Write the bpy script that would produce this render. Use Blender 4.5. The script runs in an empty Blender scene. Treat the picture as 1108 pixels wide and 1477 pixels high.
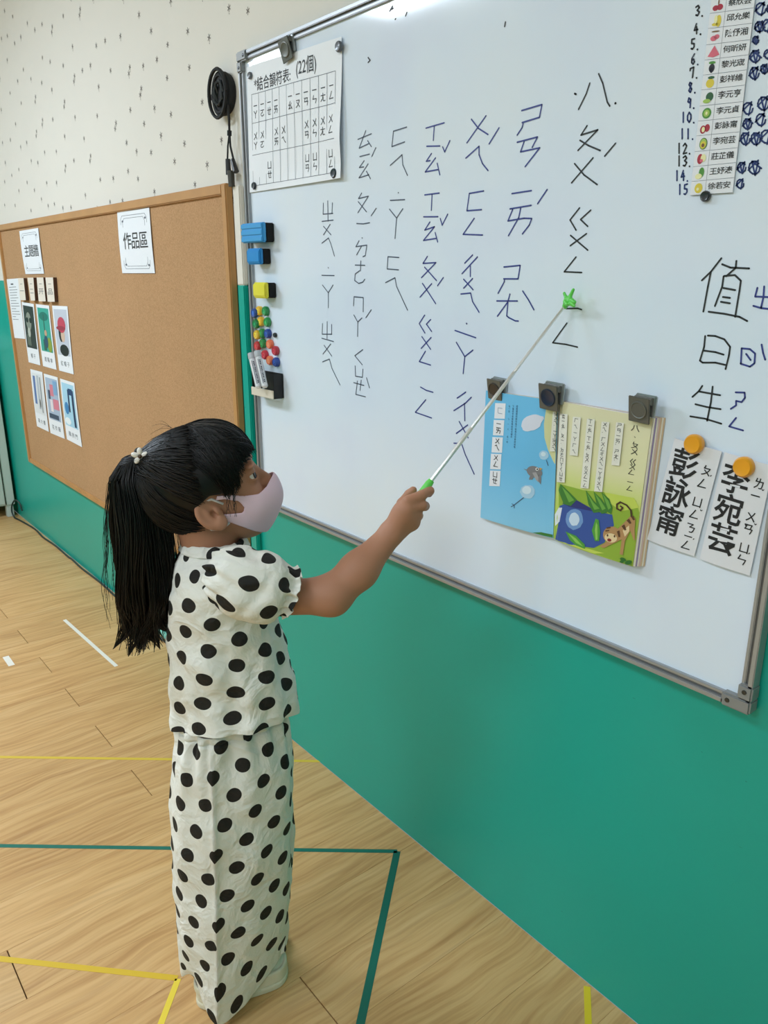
import bpy, bmesh, math, random
import numpy as np
from mathutils import Vector, Matrix, noise as mnoise
from mathutils.geometry import tessellate_polygon

SC = bpy.context.scene
COL = SC.collection
PI = math.pi

# ------------------------------------------------------------------ camera, world, light, exposure
F_PX, CAM_YAW, CAM_PITCH = 1120.45, 0.8916, 0.2960
CAM = Vector((0.0, -1.1158, 1.40))
IMG_W, IMG_H = 1108, 1477
cd = bpy.data.cameras.new('camera'); cam = bpy.data.objects.new('camera', cd); COL.objects.link(cam)
cam.location = CAM; cam.rotation_euler = (PI/2-CAM_PITCH, 0, CAM_YAW)
cd.sensor_fit = 'VERTICAL'; cd.sensor_height = 36; cd.lens = 36*F_PX/IMG_H; cd.clip_start = .05
SC.camera = cam
SC.view_settings.view_transform = 'Standard'; SC.view_settings.look = 'None'
SC.view_settings.gamma = 1; SC.view_settings.use_curve_mapping = False
SC.view_settings.exposure = EXPOSURE = -0.5
wd = bpy.data.worlds.new('world'); SC.world = wd; wd.use_nodes = True
wd.node_tree.nodes['Background'].inputs[0].default_value = (.75, .85, 1, 1)
wd.node_tree.nodes['Background'].inputs[1].default_value = .5
# ceiling fixtures: (x, y, watts); each fixture's lamp is made in its builder
FIXTURES = [(-3.3, -1.80, 90), (-5.4, -1.9, 50), (-0.9, -1.90, 18), (-0.9, -3.9, 68), (1.3, -1.9, 8), (1.3, -3.9, 34)]
ROOM = dict(x0=-6.6, x1=2.4, y0=-5.2, y1=0.0, h=2.85)

# ------------------------------------------------------------------ photograph pixel -> point on a plane of the room
Fv = Vector((-math.sin(CAM_YAW)*math.cos(CAM_PITCH), math.cos(CAM_YAW)*math.cos(CAM_PITCH), -math.sin(CAM_PITCH)))
Rv = Vector((math.cos(CAM_YAW), math.sin(CAM_YAW), 0)); Uv = Rv.cross(Fv)
def ray(u, v): return Rv*((u-IMG_W/2)/F_PX) - Uv*((v-IMG_H/2)/F_PX) + Fv
def W(u, v, y=0.0):
    d = ray(u, v); return CAM + d*((y-CAM.y)/d.y)
def G(u, v, z=0.0):
    d = ray(u, v); return CAM + d*((z-CAM.z)/d.z)

# ------------------------------------------------------------------ materials
def srgb(c):
    if isinstance(c, str): c = [int(c[i:i+2], 16) for i in (0, 2, 4)]
    out = []
    for x in c[:3]:
        x = x/255.; out.append(x/12.92 if x <= .04045 else ((x+.055)/1.055)**2.4)
    return (*out, 1)
MATS = {}
class NT:
    def __init__(s, m): s.t = m.node_tree; s.b = s.t.nodes['Principled BSDF']
    def n(s, typ, **kw):
        x = s.t.nodes.new(typ)
        for k, v in kw.items():
            if k.startswith('i_'): x.inputs[k[2:]].default_value = v
            elif k[0] == 'p' and k[1:].isdigit(): x.inputs[int(k[1:])].default_value = v
            else: setattr(x, k, v)
        return x
    def l(s, a, b): s.t.links.new(a, b)
    def math(s, op, a, b=None):
        x = s.t.nodes.new('ShaderNodeMath'); x.operation = op
        for i, q in enumerate((a, b)):
            if q is None: continue
            if isinstance(q, (int, float)): x.inputs[i].default_value = q
            else: s.l(q, x.inputs[i])
        return x.outputs[0]
    def ramp(s, fac, stops):
        x = s.t.nodes.new('ShaderNodeValToRGB'); r = x.color_ramp
        while len(r.elements) < len(stops): r.elements.new(.5)
        for e, (p, c) in zip(r.elements, stops): e.position = p; e.color = srgb(c)
        s.l(fac, x.inputs[0]); return x.outputs[0]
    def mix(s, fac, a, b):
        x = s.t.nodes.new('ShaderNodeMix'); x.data_type = 'RGBA'
        for i, q in ((0, fac), (6, a), (7, b)):
            if hasattr(q, 'is_output'): s.l(q, x.inputs[i])
            else: x.inputs[i].default_value = q
        return x.outputs[2]
    def bump(s, h, strength=.3, dist=.002):
        x = s.n('ShaderNodeBump'); x.inputs['Strength'].default_value = strength; x.inputs['Distance'].default_value = dist
        s.l(h, x.inputs['Height']); s.l(x.outputs[0], s.b.inputs['Normal'])
def mat(name, col, rough=.5, metal=0, spec=.5, var=0, vscale=20, bump=0, bscale=60, coord='Object', sss=0, coat=0, stretch=None):
    if name in MATS: return MATS[name]
    m = bpy.data.materials.new(name); m.use_nodes = True; t = NT(m); c = srgb(col)
    b = t.b; b.inputs['Base Color'].default_value = c; b.inputs['Roughness'].default_value = rough
    b.inputs['Metallic'].default_value = metal; b.inputs['Specular IOR Level'].default_value = spec
    b.inputs['Coat Weight'].default_value = coat
    if sss: b.inputs['Subsurface Weight'].default_value = sss; b.inputs['Subsurface Radius'].default_value = (.012, .005, .003)
    tc = t.n('ShaderNodeTexCoord'); src = tc.outputs[coord]
    if stretch:
        mp = t.n('ShaderNodeMapping'); mp.inputs['Scale'].default_value = stretch; t.l(src, mp.inputs[0]); src = mp.outputs[0]
    if var:
        nz = t.n('ShaderNodeTexNoise'); nz.inputs['Scale'].default_value = vscale; nz.inputs['Detail'].default_value = 5
        t.l(src, nz.inputs['Vector'])
        lo = tuple(max(0, x*(1-var)) for x in c[:3])+(1,); hi = tuple(min(1, x*(1+var)) for x in c[:3])+(1,)
        t.l(t.mix(nz.outputs[0], lo, hi), b.inputs['Base Color'])
    if bump:
        nz = t.n('ShaderNodeTexNoise'); nz.inputs['Scale'].default_value = bscale; nz.inputs['Detail'].default_value = 4
        t.l(src, nz.inputs['Vector']); t.bump(nz.outputs[0], bump)
    MATS[name] = m; return m

# ------------------------------------------------------------------ objects
def tag(o, label=None, cat=None, group=None, kind=None):
    if label: o['label'] = label
    if cat: o['category'] = cat
    if group: o['group'] = group
    if kind: o['kind'] = kind
    return o
def link(name, me, parent=None, loc=None, rot=None):
    o = bpy.data.objects.new(name, me); COL.objects.link(o)
    if parent: o.parent = parent
    if loc is not None: o.location = loc
    if rot is not None: o.rotation_euler = rot
    return o
def empty(name, loc, label, cat, group=None, rz=0):
    o = link(name, None, None, loc, (0, 0, rz)); o.empty_display_size = .05
    return tag(o, label, cat, group)
def mesh(name, vs, fs, m, parent=None, smooth=False, origin=None, uv=None):
    """vs are world points when the parent is an unrotated empty (origin = the parent's location)"""
    me = bpy.data.meshes.new(name)
    if origin is None: origin = (0, 0, 0)
    vs = np.asarray([tuple(v) for v in vs], dtype=float).reshape(-1, 3) - np.asarray(tuple(origin))
    me.from_pydata(vs.tolist(), [], [list(map(int, f)) for f in fs]); 
    for mm in (m if isinstance(m, (list, tuple)) else [m]): me.materials.append(mm)
    if uv is not None:
        l = me.uv_layers.new(name='UVMap')
        idx = np.empty(len(me.loops), dtype=np.int64); me.loops.foreach_get('vertex_index', idx)
        l.data.foreach_set('uv', np.asarray(uv, dtype=np.float32)[idx].ravel())
    if smooth: me.polygons.foreach_set('use_smooth', [True]*len(me.polygons))
    me.update()
    return link(name, me, parent)
class MB:
    """collects shapes in world space; build() links ONE mesh object"""
    def __init__(s): s.v = []; s.f = []; s.mi = []; s.cur = 0
    def add(s, vs, fs):
        o = len(s.v); s.v += [tuple(v) for v in vs]; s.f += [[i+o for i in f] for f in fs]; s.mi += [s.cur]*len(fs); return s
    def box(s, a, b, bev=0):
        a = Vector(a); b = Vector(b); lo = Vector((min(a[i], b[i]) for i in range(3))); hi = Vector((max(a[i], b[i]) for i in range(3)))
        if bev <= 0:
            vs = [(x, y, z) for x in (lo.x, hi.x) for y in (lo.y, hi.y) for z in (lo.z, hi.z)]
            return s.add(vs, [(0, 1, 3, 2), (4, 6, 7, 5), (0, 4, 5, 1), (2, 3, 7, 6), (0, 2, 6, 4), (1, 5, 7, 3)])
        bm = bmesh.new(); bmesh.ops.create_cube(bm, size=1)
        for v in bm.verts: v.co = Vector(((lo[i]+hi[i])/2 + v.co[i]*(hi[i]-lo[i]) for i in range(3)))
        bmesh.ops.bevel(bm, geom=bm.edges[:], offset=min(bev, min(hi-lo)*.45), segments=2, affect='EDGES')
        return s.addbm(bm)
    def addbm(s, bm, M=None):
        bm.verts.index_update(); s.add([(M @ v.co) if M else v.co for v in bm.verts], [[v.index for v in f.verts] for f in bm.faces]); bm.free(); return s
    def frustum(s, p0, p1, r0, r1, n=16, cap=True, aspect=1.0, up=None):
        p0 = Vector(p0); p1 = Vector(p1); d = (p1-p0).normalized()
        a = (Vector(up) if up else (Vector((0, 0, 1)) if abs(d.z) < .9 else Vector((1, 0, 0)))); x = d.cross(a).normalized(); y = x.cross(d)
        vs = []
        for p, r in ((p0, r0), (p1, r1)):
            for i in range(n):
                t = 2*PI*i/n; vs.append(p + x*(r*math.cos(t)) + y*(r*aspect*math.sin(t)))
        fs = [(i, (i+1) % n, n+(i+1) % n, n+i) for i in range(n)]
        if cap: fs += [list(range(n))[::-1], list(range(n, 2*n))]
        return s.add(vs, fs)
    def lathe(s, p0, axis, prof, n=20):
        """prof: (distance along axis, radius)"""
        d = Vector(axis).normalized(); a = Vector((0, 0, 1)) if abs(d.z) < .9 else Vector((1, 0, 0)); x = d.cross(a).normalized(); y = x.cross(d)
        p0 = Vector(p0); vs = []; k = len(prof)
        for h, r in prof:
            for i in range(n):
                t = 2*PI*i/n; vs.append(p0 + d*h + x*(r*math.cos(t)) + y*(r*math.sin(t)))
        fs = [(j*n+i, j*n+(i+1) % n, (j+1)*n+(i+1) % n, (j+1)*n+i) for j in range(k-1) for i in range(n)]
        fs += [list(range(n))[::-1], list(range((k-1)*n, k*n))]
        return s.add(vs, fs)
    def tube(s, pts, r, n=6, cap=True):
        pts = [Vector(p) for p in pts]; k = len(pts); rr = r if isinstance(r, (list, tuple)) else [r]*k; vs = []; ref = None
        for i, p in enumerate(pts):
            d = (pts[min(i+1, k-1)]-pts[max(i-1, 0)]); d = d.normalized() if d.length > 1e-9 else Vector((0, 0, 1))
            if ref is None: ref = d.orthogonal().normalized()
            x = (ref - d*ref.dot(d)); x = x.normalized() if x.length > 1e-6 else d.orthogonal().normalized(); ref = x; y = d.cross(x)
            for j in range(n):
                t = 2*PI*j/n; vs.append(p + x*(rr[i]*math.cos(t)) + y*(rr[i]*math.sin(t)))
        fs = [(i*n+j, i*n+(j+1) % n, (i+1)*n+(j+1) % n, (i+1)*n+j) for i in range(k-1) for j in range(n)]
        if cap: fs += [list(range(n))[::-1], list(range((k-1)*n, k*n))]
        return s.add(vs, fs)
    def hexa(s, q0, q1):
        """prism between two quads of points"""
        return s.add(list(q0)+list(q1), [(3, 2, 1, 0), (4, 5, 6, 7), (0, 1, 5, 4), (1, 2, 6, 5), (2, 3, 7, 6), (3, 0, 4, 7)])
    def build(s, name, m, parent=None, smooth=False, origin=None):
        if origin is None and parent is not None: origin = s_org(parent)
        o = mesh(name, s.v, s.f, m, parent, smooth, origin); o.data.polygons.foreach_set('material_index', s.mi)
        bm = bmesh.new(); bm.from_mesh(o.data); bmesh.ops.recalc_face_normals(bm, faces=bm.faces); bm.to_mesh(o.data); bm.free()
        if smooth: smooth_angle(o.data)
        return o
def s_org(o):
    v = Vector((0, 0, 0))
    while o is not None: v += Vector(o.location); o = o.parent
    return v
def smooth_angle(me, ang=35):
    bm = bmesh.new(); bm.from_mesh(me)
    for f in bm.faces: f.smooth = True
    for e in bm.edges:
        if len(e.link_faces) == 2 and e.calc_face_angle(0) > math.radians(ang): e.smooth = False
    bm.to_mesh(me); bm.free()
def center(o_pts): return sum((Vector(p) for p in o_pts), Vector())/len(o_pts)

# ------------------------------------------------------------------ flat print: text, strokes and polygons in sheet coordinates
GLY = {}
def glyph(txt, bold=0.0):
    k = (txt, bold)
    if k not in GLY:
        c = bpy.data.curves.new('t', 'FONT'); c.body = txt; c.resolution_u = 2; c.offset = bold; c.fill_mode = 'FRONT'
        o = bpy.data.objects.new('t', c); COL.objects.link(o); dg = bpy.context.evaluated_depsgraph_get(); dg.update()
        me = bpy.data.meshes.new_from_object(o.evaluated_get(dg))
        vs = np.array([v.co[:2] for v in me.vertices]).reshape(-1, 2); fs = [list(p.vertices) for p in me.polygons]
        bpy.data.objects.remove(o); bpy.data.curves.remove(c); bpy.data.meshes.remove(me)
        GLY[k] = (vs, fs)
    return GLY[k]
class Art:
    """flat artwork in sheet coordinates (u right 0..1, v up 0..1), mapped by S(u, v, height)"""
    def __init__(s, aspect=1.0): s.v = []; s.f = []; s.a = aspect   # aspect = width/height of the sheet
    def add(s, vs, fs): o = len(s.v); s.v += [tuple(p) for p in vs]; s.f += [[i+o for i in f] for f in fs]; return s
    def poly(s, pts): 
        t = tessellate_polygon([[Vector((p[0], p[1], 0)) for p in pts]]); return s.add(pts, t)
    def rect(s, a, b, c, d): return s.add([(a, b), (c, b), (c, d), (a, d)], [(0, 1, 2, 3)])
    def disc(s, u, v, r, ry=None, n=14, rot=0):
        ry = r if ry is None else ry; P = []
        for i in range(n):
            t = 2*PI*i/n; x = r*math.cos(t); y = ry*math.sin(t); P.append((u+x*math.cos(rot)-y*math.sin(rot), v+(x*math.sin(rot)+y*math.cos(rot))*s.a))
        return s.add(P, [list(range(n))])
    def line(s, pts, w, closed=False):
        """w in u units; square in real size through the aspect"""
        P = [Vector((p[0], p[1]/s.a)) for p in pts]
        if closed: P.append(P[0])
        for a, b in zip(P[:-1], P[1:]):
            d = b-a
            if d.length < 1e-9: continue
            d.normalize(); n = Vector((-d.y, d.x))*w/2; e = d*w*.25
            s.add([(q.x, q.y*s.a) for q in (a-e-n, b+e-n, b+e+n, a-e+n)], [(0, 1, 2, 3)])
        return s
    def text(s, txt, u0, v0, u1, v1, bold=0.0, keep=True):
        for _ in (0,):
            vs, fs = glyph(txt, bold)
            if len(vs) == 0: return s
            lo = vs.min(0); hi = vs.max(0); sz = np.maximum(hi-lo, 1e-6)
            if keep: pass
            s.add([(u0+(x-lo[0])/sz[0]*(u1-u0), v0+(y-lo[1])/sz[1]*(v1-v0)) for x, y in vs], fs)
        return s
    def char(s, ch, u, v, w, h, bold=0.0):
        """one character in its em box centred on u, v"""
        vs, fs = glyph(ch, bold)
        if len(vs) == 0: return s
        s.add([(u+(x-.5)*w, v+(y-.36)*h) for x, y in vs], fs); return s
    def build(s, name, m, S, parent, h=.0004, cuts=0, cutsv=0):
        v, f = s.v, s.f
        if cuts or cutsv:
            bm = bmesh.new(); bv = [bm.verts.new((p[0], p[1], 0)) for p in v]
            for q in f:
                try: bm.faces.new([bv[i] for i in q])
                except ValueError: pass
            for k in range(1, cuts):
                bmesh.ops.bisect_plane(bm, geom=bm.verts[:]+bm.edges[:]+bm.faces[:], plane_co=(k/cuts, 0, 0), plane_no=(1, 0, 0))
            for k in range(1, cutsv):
                bmesh.ops.bisect_plane(bm, geom=bm.verts[:]+bm.edges[:]+bm.faces[:], plane_co=(0, k/cutsv, 0), plane_no=(0, 1, 0))
            bm.verts.index_update(); v = [tuple(q.co[:2]) for q in bm.verts]; f = [[q.index for q in ff.verts] for ff in bm.faces]; bm.free()
        return mesh(name, [S(p[0], p[1], h) for p in v], f, m, parent, origin=s_org(parent) if parent else None)
def quad_map(q, curl=None):
    """q = corners TL, TR, BR, BL as points; returns S(u, v, h) with h towards the room"""
    TL, TR, BR, BL = [Vector(p) for p in q]; n = (TR-TL).cross(BL-TL).normalized()
    if n.y > 0: n = -n
    def S(u, v, h=0.0):
        p = TL*((1-u)*v) + TR*(u*v) + BR*(u*(1-v)) + BL*((1-u)*(1-v))
        return p + n*(h + (curl(u, v) if curl else 0))
    return S
def sheet(name, S, m, parent=None, nu=8, nv=8, th=.0006, origin=None):
    vs = []; uv = []
    for k in (th, 0.0):
        for j in range(nv+1):
            for i in range(nu+1): vs.append(S(i/nu, j/nv, k)); uv.append((i/nu, j/nv))
    N = (nu+1)*(nv+1); fs = []
    for j in range(nv):
        for i in range(nu):
            a = j*(nu+1)+i; fs.append((a, a+1, a+nu+2, a+nu+1)); fs.append((N+a+nu+1, N+a+nu+2, N+a+1, N+a))
    ring = [i for i in range(nu+1)] + [j*(nu+1)+nu for j in range(1, nv+1)] + [nv*(nu+1)+i for i in range(nu-1, -1, -1)] + [j*(nu+1) for j in range(nv-1, 0, -1)]
    for a, b in zip(ring, ring[1:]+ring[:1]): fs.append((a, N+a, N+b, b))
    if origin is None: origin = s_org(parent) if parent else None
    return mesh(name, vs, fs, m, parent, uv=uv, origin=origin)

# ================================================================== SETTING
R = ROOM
rng = random.Random(7)
Z_PAINT = 1.373
def paint(name, col, rough, var=.07, scuff=0):
    m = mat(name, col, rough); t = NT(m); tc = t.n('ShaderNodeTexCoord')
    n1 = t.n('ShaderNodeTexNoise', i_Scale=2.2, i_Detail=6.0); t.l(tc.outputs['Object'], n1.inputs['Vector'])
    c = srgb(col); lo = tuple(x*(1-var) for x in c[:3])+(1,); hi = tuple(min(1, x*(1+var)) for x in c[:3])+(1,)
    base = t.mix(n1.outputs[0], lo, hi)
    if scuff:   # short dark scuffs of its own shape, all over the painted wall
        mp = t.n('ShaderNodeMapping'); mp.inputs['Scale'].default_value = (5, 5, 14); mp.inputs['Rotation'].default_value = (0, .5, 0); t.l(tc.outputs['Object'], mp.inputs[0])
        n2 = t.n('ShaderNodeTexNoise', i_Scale=9.0, i_Detail=3.0); t.l(mp.outputs[0], n2.inputs['Vector'])
        f = t.ramp(n2.outputs[0], [(.0, '000000'), (.735, '000000'), (.76, 'ffffff')])
        base = t.mix(t.math('MULTIPLY', f, scuff), base, (*[x*.35 for x in c[:3]], 1))
    t.l(base, t.b.inputs['Base Color'])
    n3 = t.n('ShaderNodeTexNoise', i_Scale=120.0, i_Detail=2.0); t.l(tc.outputs['Object'], n3.inputs['Vector']); t.bump(n3.outputs[0], .12, .001)
    return m
GREEN = paint('green_wall_paint', '0ca190', .38, .07, .55)
CREAM = paint('cream_wall_paint', 'ddd9d0', .7, .035)
PLAIN = paint('plain_room_paint', 'd8d4cb', .8, .03)

def wall(name, a, b, inward, th=.12, split=True):
    """wall from a to b (xy) with thickness away from the room; the lower band is painted green"""
    a = Vector((*a, 0)); b = Vector((*b, 0)); n = Vector((*inward, 0)); v = []; f = []; mi = []
    zs = [0, Z_PAINT, R['h']] if split else [0, R['h']]
    for k in range(len(zs)-1):
        m = MB(); base = len(v)
        P = [a+Vector((0, 0, zs[k])), b+Vector((0, 0, zs[k])), b+Vector((0, 0, zs[k+1])), a+Vector((0, 0, zs[k+1]))]
        m.hexa([p-n*th for p in P], P); v += m.v; f += [[i+base for i in q] for q in m.f]; mi += [k if split else 1]*len(m.f)
    o = mesh(name, v, f, [GREEN, CREAM]); o.data.polygons.foreach_set('material_index', mi)
    bm = bmesh.new(); bm.from_mesh(o.data); bmesh.ops.recalc_face_normals(bm, faces=bm.faces); bm.to_mesh(o.data); bm.free()
    return tag(o, kind='structure')
wall_front = wall('wall_front', (R['x0'], 0), (R['x1'], 0), (0, -1))
wall('wall_left', (R['x0'], 0), (R['x0'], R['y0']), (1, 0))
wall('wall_right', (R['x1'], 0), (R['x1'], R['y0']), (-1, 0))
wall('wall_back', (R['x0'], R['y0']), (R['x1'], R['y0']), (0, 1))
ce = MB().box((R['x0'], R['y0'], R['h']), (R['x1'], 0, R['h']+.1)).build('ceiling', PLAIN); tag(ce, kind='structure')

# floor: base slab, and individual laminate planks where the photo shows them
def wood_floor():
    m = mat('laminate_wood', 'caa874', .42); t = NT(m); tc = t.n('ShaderNodeTexCoord'); oi = t.n('ShaderNodeObjectInfo')
    cmb = t.n('ShaderNodeCombineXYZ'); r = oi.outputs['Random']
    t.l(t.math('MULTIPLY', r, 31.0), cmb.inputs[0]); t.l(t.math('MULTIPLY', r, 57.0), cmb.inputs[1]); t.l(t.math('MULTIPLY', r, 13.0), cmb.inputs[2])
    ad = t.n('ShaderNodeVectorMath'); ad.operation = 'ADD'; t.l(tc.outputs['Object'], ad.inputs[0]); t.l(cmb.outputs[0], ad.inputs[1])
    # warp
    nw = t.n('ShaderNodeTexNoise', i_Scale=2.5, i_Detail=2.0); t.l(ad.outputs[0], nw.inputs['Vector'])
    sc = t.n('ShaderNodeVectorMath'); sc.operation = 'SCALE'; sc.inputs['Scale'].default_value = .09; t.l(nw.outputs['Color'], sc.inputs[0])
    ad2 = t.n('ShaderNodeVectorMath'); ad2.operation = 'ADD'; t.l(ad.outputs[0], ad2.inputs[0]); t.l(sc.outputs[0], ad2.inputs[1])
    mp = t.n('ShaderNodeMapping'); mp.inputs['Scale'].default_value = (26, 1.6, 1); t.l(ad2.outputs[0], mp.inputs[0])
    n1 = t.n('ShaderNodeTexNoise', i_Scale=1.0, i_Detail=7.0, i_Roughness=.6); t.l(mp.outputs[0], n1.inputs['Vector'])
    mp2 = t.n('ShaderNodeMapping'); mp2.inputs['Scale'].default_value = (110, 5, 1); t.l(ad2.outputs[0], mp2.inputs[0])
    n2 = t.n('ShaderNodeTexNoise', i_Scale=1.0, i_Detail=3.0); t.l(mp2.outputs[0], n2.inputs['Vector'])
    c1 = t.ramp(n1.outputs[0], [(.28, 'a27648'), (.40, 'bf925c'), (.52, 'cfa46c'), (.70, 'dab480')])
    c2 = t.ramp(n2.outputs[0], [(.36, 'b08350'), (.5, 'cca068'), (.62, 'dab27c')])
    base = t.mix(.42, c1, c2)
    tone = t.n('ShaderNodeHueSaturation'); tone.inputs['Hue'].default_value = .5
    t.l(t.math('ADD', t.math('MULTIPLY', r, .07), .965), tone.inputs['Value']); t.l(base, tone.inputs['Color'])
    t.l(tone.outputs[0], t.b.inputs['Base Color']); t.bump(n1.outputs[0], .08, .001)
    return m
WOOD = wood_floor()
floor = MB().box((R['x0'], R['y0'], -.12), (R['x1'], 0, -.012)).build('floor', mat('floor_joint_dark', '6b5436', .9)); tag(floor, kind='structure')
PW, PL, X_SEAM, Y_J = .15175, .914, -.0335, -.457
pm = {}
def plank_mesh(w, l):
    k = (round(w, 3), round(l, 3))
    if k not in pm:
        bm = bmesh.new(); bmesh.ops.create_cube(bm, size=1)
        for v in bm.verts: v.co = Vector((v.co.x*(w-.0003), v.co.y*(l-.0024), v.co.z*.0118-.0059))
        top = [e for e in bm.edges if all(v.co.z > -.002 for v in e.verts)]
        bmesh.ops.bevel(bm, geom=top, offset=.0003, segments=1, affect='EDGES')
        me = bpy.data.meshes.new('plank'); bm.to_mesh(me); bm.free(); me.materials.append(WOOD); pm[k] = me
    return pm[k]
ncol = 0; far = MB()
c0 = math.floor((R['x0']-X_SEAM)/PW); c1 = math.ceil((R['x1']-X_SEAM)/PW)
for c in range(c0, c1):
    xa = max(R['x0'], X_SEAM+c*PW); xb = min(R['x1'], X_SEAM+(c+1)*PW)
    if xb-xa < .01: continue
    ofs = Y_J if (c % 2 == 1) else Y_J*2
    ys = [0.0]; y = ofs
    while y > R['y0']: ys.append(y); y -= PL
    ys.append(R['y0'])
    for ya, yb in zip(ys[:-1], ys[1:]):
        if ya-yb < .01: continue
        cx, cy = (xa+xb)/2, (ya+yb)/2
        if ya > -1.9 and xb < .7 and xa > -6.2:
            o = link('plank', plank_mesh(xb-xa, ya-yb), floor, (cx, cy, 0)); ncol += 1
        else: far.box((xa+.0004, yb+.0008, -.0118), (xb-.0004, ya-.0008, 0))
fo = far.build('far_planks', WOOD, floor); tag(fo, kind='stuff')

# printed stars of the wallpaper above the paint line (flat print on the cream wall)
a_ = MB(); pts = []; tries = 0
while tries < 14000 and len(pts) < 760:
    tries += 1
    x = rng.uniform(-6.5, .6); z = rng.uniform(Z_PAINT+.03, 2.8)
    if any((x-p[0])**2+(z-p[1])**2 < .082**2 for p in pts): continue
    pts.append((x, z))
for (x, z) in pts:
    if -2.0 < x < -.4 and z < 1.96: continue
    for q in range(2 if rng.random() < .08 else 1):
        cx = x+q*.012; cz = z+q*.016; r = .0085+.002*rng.random(); rot = rng.uniform(-.25, .25)
        for k in range(3):
            t = rot+PI/2+k*PI/3; d = Vector((math.cos(t), 0, math.sin(t)))*r; n = Vector((-math.sin(t), 0, math.cos(t)))*.0013
            c = Vector((cx, -.0004, cz)); a_.add([c-d-n, c+d-n, c+d+n, c-d+n], [(0, 1, 2, 3)])
        if rng.random() < .5: c = Vector((cx, -.0004, cz-r*1.2)); a_.add([c+Vector((-.0025, 0, 0)), c+Vector((.0025, 0, 0)), c+Vector((.001, 0, -.004))], [(0, 1, 2)])
o = a_.build('star_print', mat('star_ink', '857f7a', .8), wall_front); tag(o, kind='stuff')

# wire trunking down the wall between the boards, painted like the wall
tx0, tx1 = -2.013, -1.977
tr = empty('wire_trunking', (tx0, 0, 0), 'flat vertical wire trunking, cream above and green below, between cork board and whiteboard', 'trunking')
MB().box((tx0, -.016, 0), (tx1, -.0005, Z_PAINT), .003).build('trunking_lower', GREEN, tr)
MB().box((tx0, -.016, Z_PAINT), (tx1, -.0005, 1.63), .003).build('trunking_upper', CREAM, tr)
# low floor trunking along the wall foot
tb = MB().box((-3.02, -.02, 0), (-2.02, -.0005, .028), .004).build('trim_1', mat('pale_green_trim', '8fd0c0', .5)); tag(tb, kind='structure')

# ceiling fixtures
for i, (fx, fy, wt) in enumerate(FIXTURES):
    e = empty('ceiling_light', (fx, fy, R['h']), 'white rectangular light panel on the ceiling, %s' % ['over the floor tapes', 'above the cabinet', 'above the viewer', 'behind the viewer', 'nearest the right end of the green wall', 'in the far right corner'][i], 'ceiling light', 'ceiling lights of the classroom')
    MB().box((fx-.62, fy-.32, R['h']-.05), (fx+.62, fy+.32, R['h']-.001), .008).build('frame', mat('white_enamel', 'e8e8e8', .4), e)
    dm = mat('light_diffuser', 'ffffff', .5); dm.node_tree.nodes['Principled BSDF'].inputs['Emission Color'].default_value = (.92, .98, 1, 1)
    dm.node_tree.nodes['Principled BSDF'].inputs['Emission Strength'].default_value = 5
    MB().box((fx-.58, fy-.28, R['h']-.054), (fx+.58, fy+.28, R['h']-.0505)).build('diffuser', dm, e)
    ld = bpy.data.lights.new('lamp', 'AREA'); ld.shape = 'RECTANGLE'; ld.size = 1.15; ld.size_y = .55; ld.energy = wt; ld.color = (.73, .86, 1.0)
    lo = link('lamp', ld, e, (0, 0, -.06))

# ================================================================== WHITEBOARD
BX0, BX1, BZ0, BZ1 = -1.9384, -.4642, .757, 1.9302
YB = -.014          # front of the writing surface
board = empty('whiteboard', (BX0, 0, BZ0), 'large whiteboard in an aluminium frame, covered with handwritten phonetic symbols', 'whiteboard')
def board_mat():
    m = mat('whiteboard_enamel', 'ccd6dc', .3, spec=.5, coat=.0); t = NT(m); tc = t.n('ShaderNodeTexCoord')
    n = t.n('ShaderNodeTexNoise', i_Scale=3.0, i_Detail=4.0); t.l(tc.outputs['Object'], n.inputs['Vector'])
    t.l(t.ramp(n.outputs[0], [(.3, 'd8e2f4'), (.5, 'dce8f6'), (.7, 'e0eaf3')]), t.b.inputs['Base Color'])
    t.l(t.ramp(n.outputs[0], [(.3, '484848'), (.7, '606060')]), t.b.inputs['Roughness'])
    return m
MB().box((BX0+.008, YB, BZ0+.008), (BX1-.008, -.001, BZ1-.008)).build('panel', board_mat(), board)
ALU = mat('brushed_aluminium', 'a9abae', .4, metal=.55, var=.06, vscale=60); ALUD = mat('aluminium_groove', '6f7072', .5, metal=.6)
def rail(a, b, inward):
    """frame rail with an outer lip, a groove and an inner lip"""
    a = Vector(a); b = Vector(b); n = Vector(inward); m = MB()
    def bar(w0, w1, y):
        m.box(a+n*w0+Vector((0, -.0008, 0)), b+n*w1+Vector((0, y, 0)), .0012)
    m.cur = 0; bar(0, .008, -.024); bar(.013, .019, -.021); m.cur = 1; bar(.006, .0145, -.018)
    o = m.build('frame_rail', [ALU, ALUD], board)
rail((BX0, 0, BZ0), (BX0, 0, BZ1), (1, 0, 0)); rail((BX1, 0, BZ0), (BX1, 0, BZ1), (-1, 0, 0))
rail((BX0+.02, 0, BZ0), (BX1-.02, 0, BZ0), (0, 0, 1)); rail((BX0+.02, 0, BZ1), (BX1-.02, 0, BZ1), (0, 0, -1))
CORN = mat('corner_grey', '8f9192', .45, metal=.3)
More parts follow.
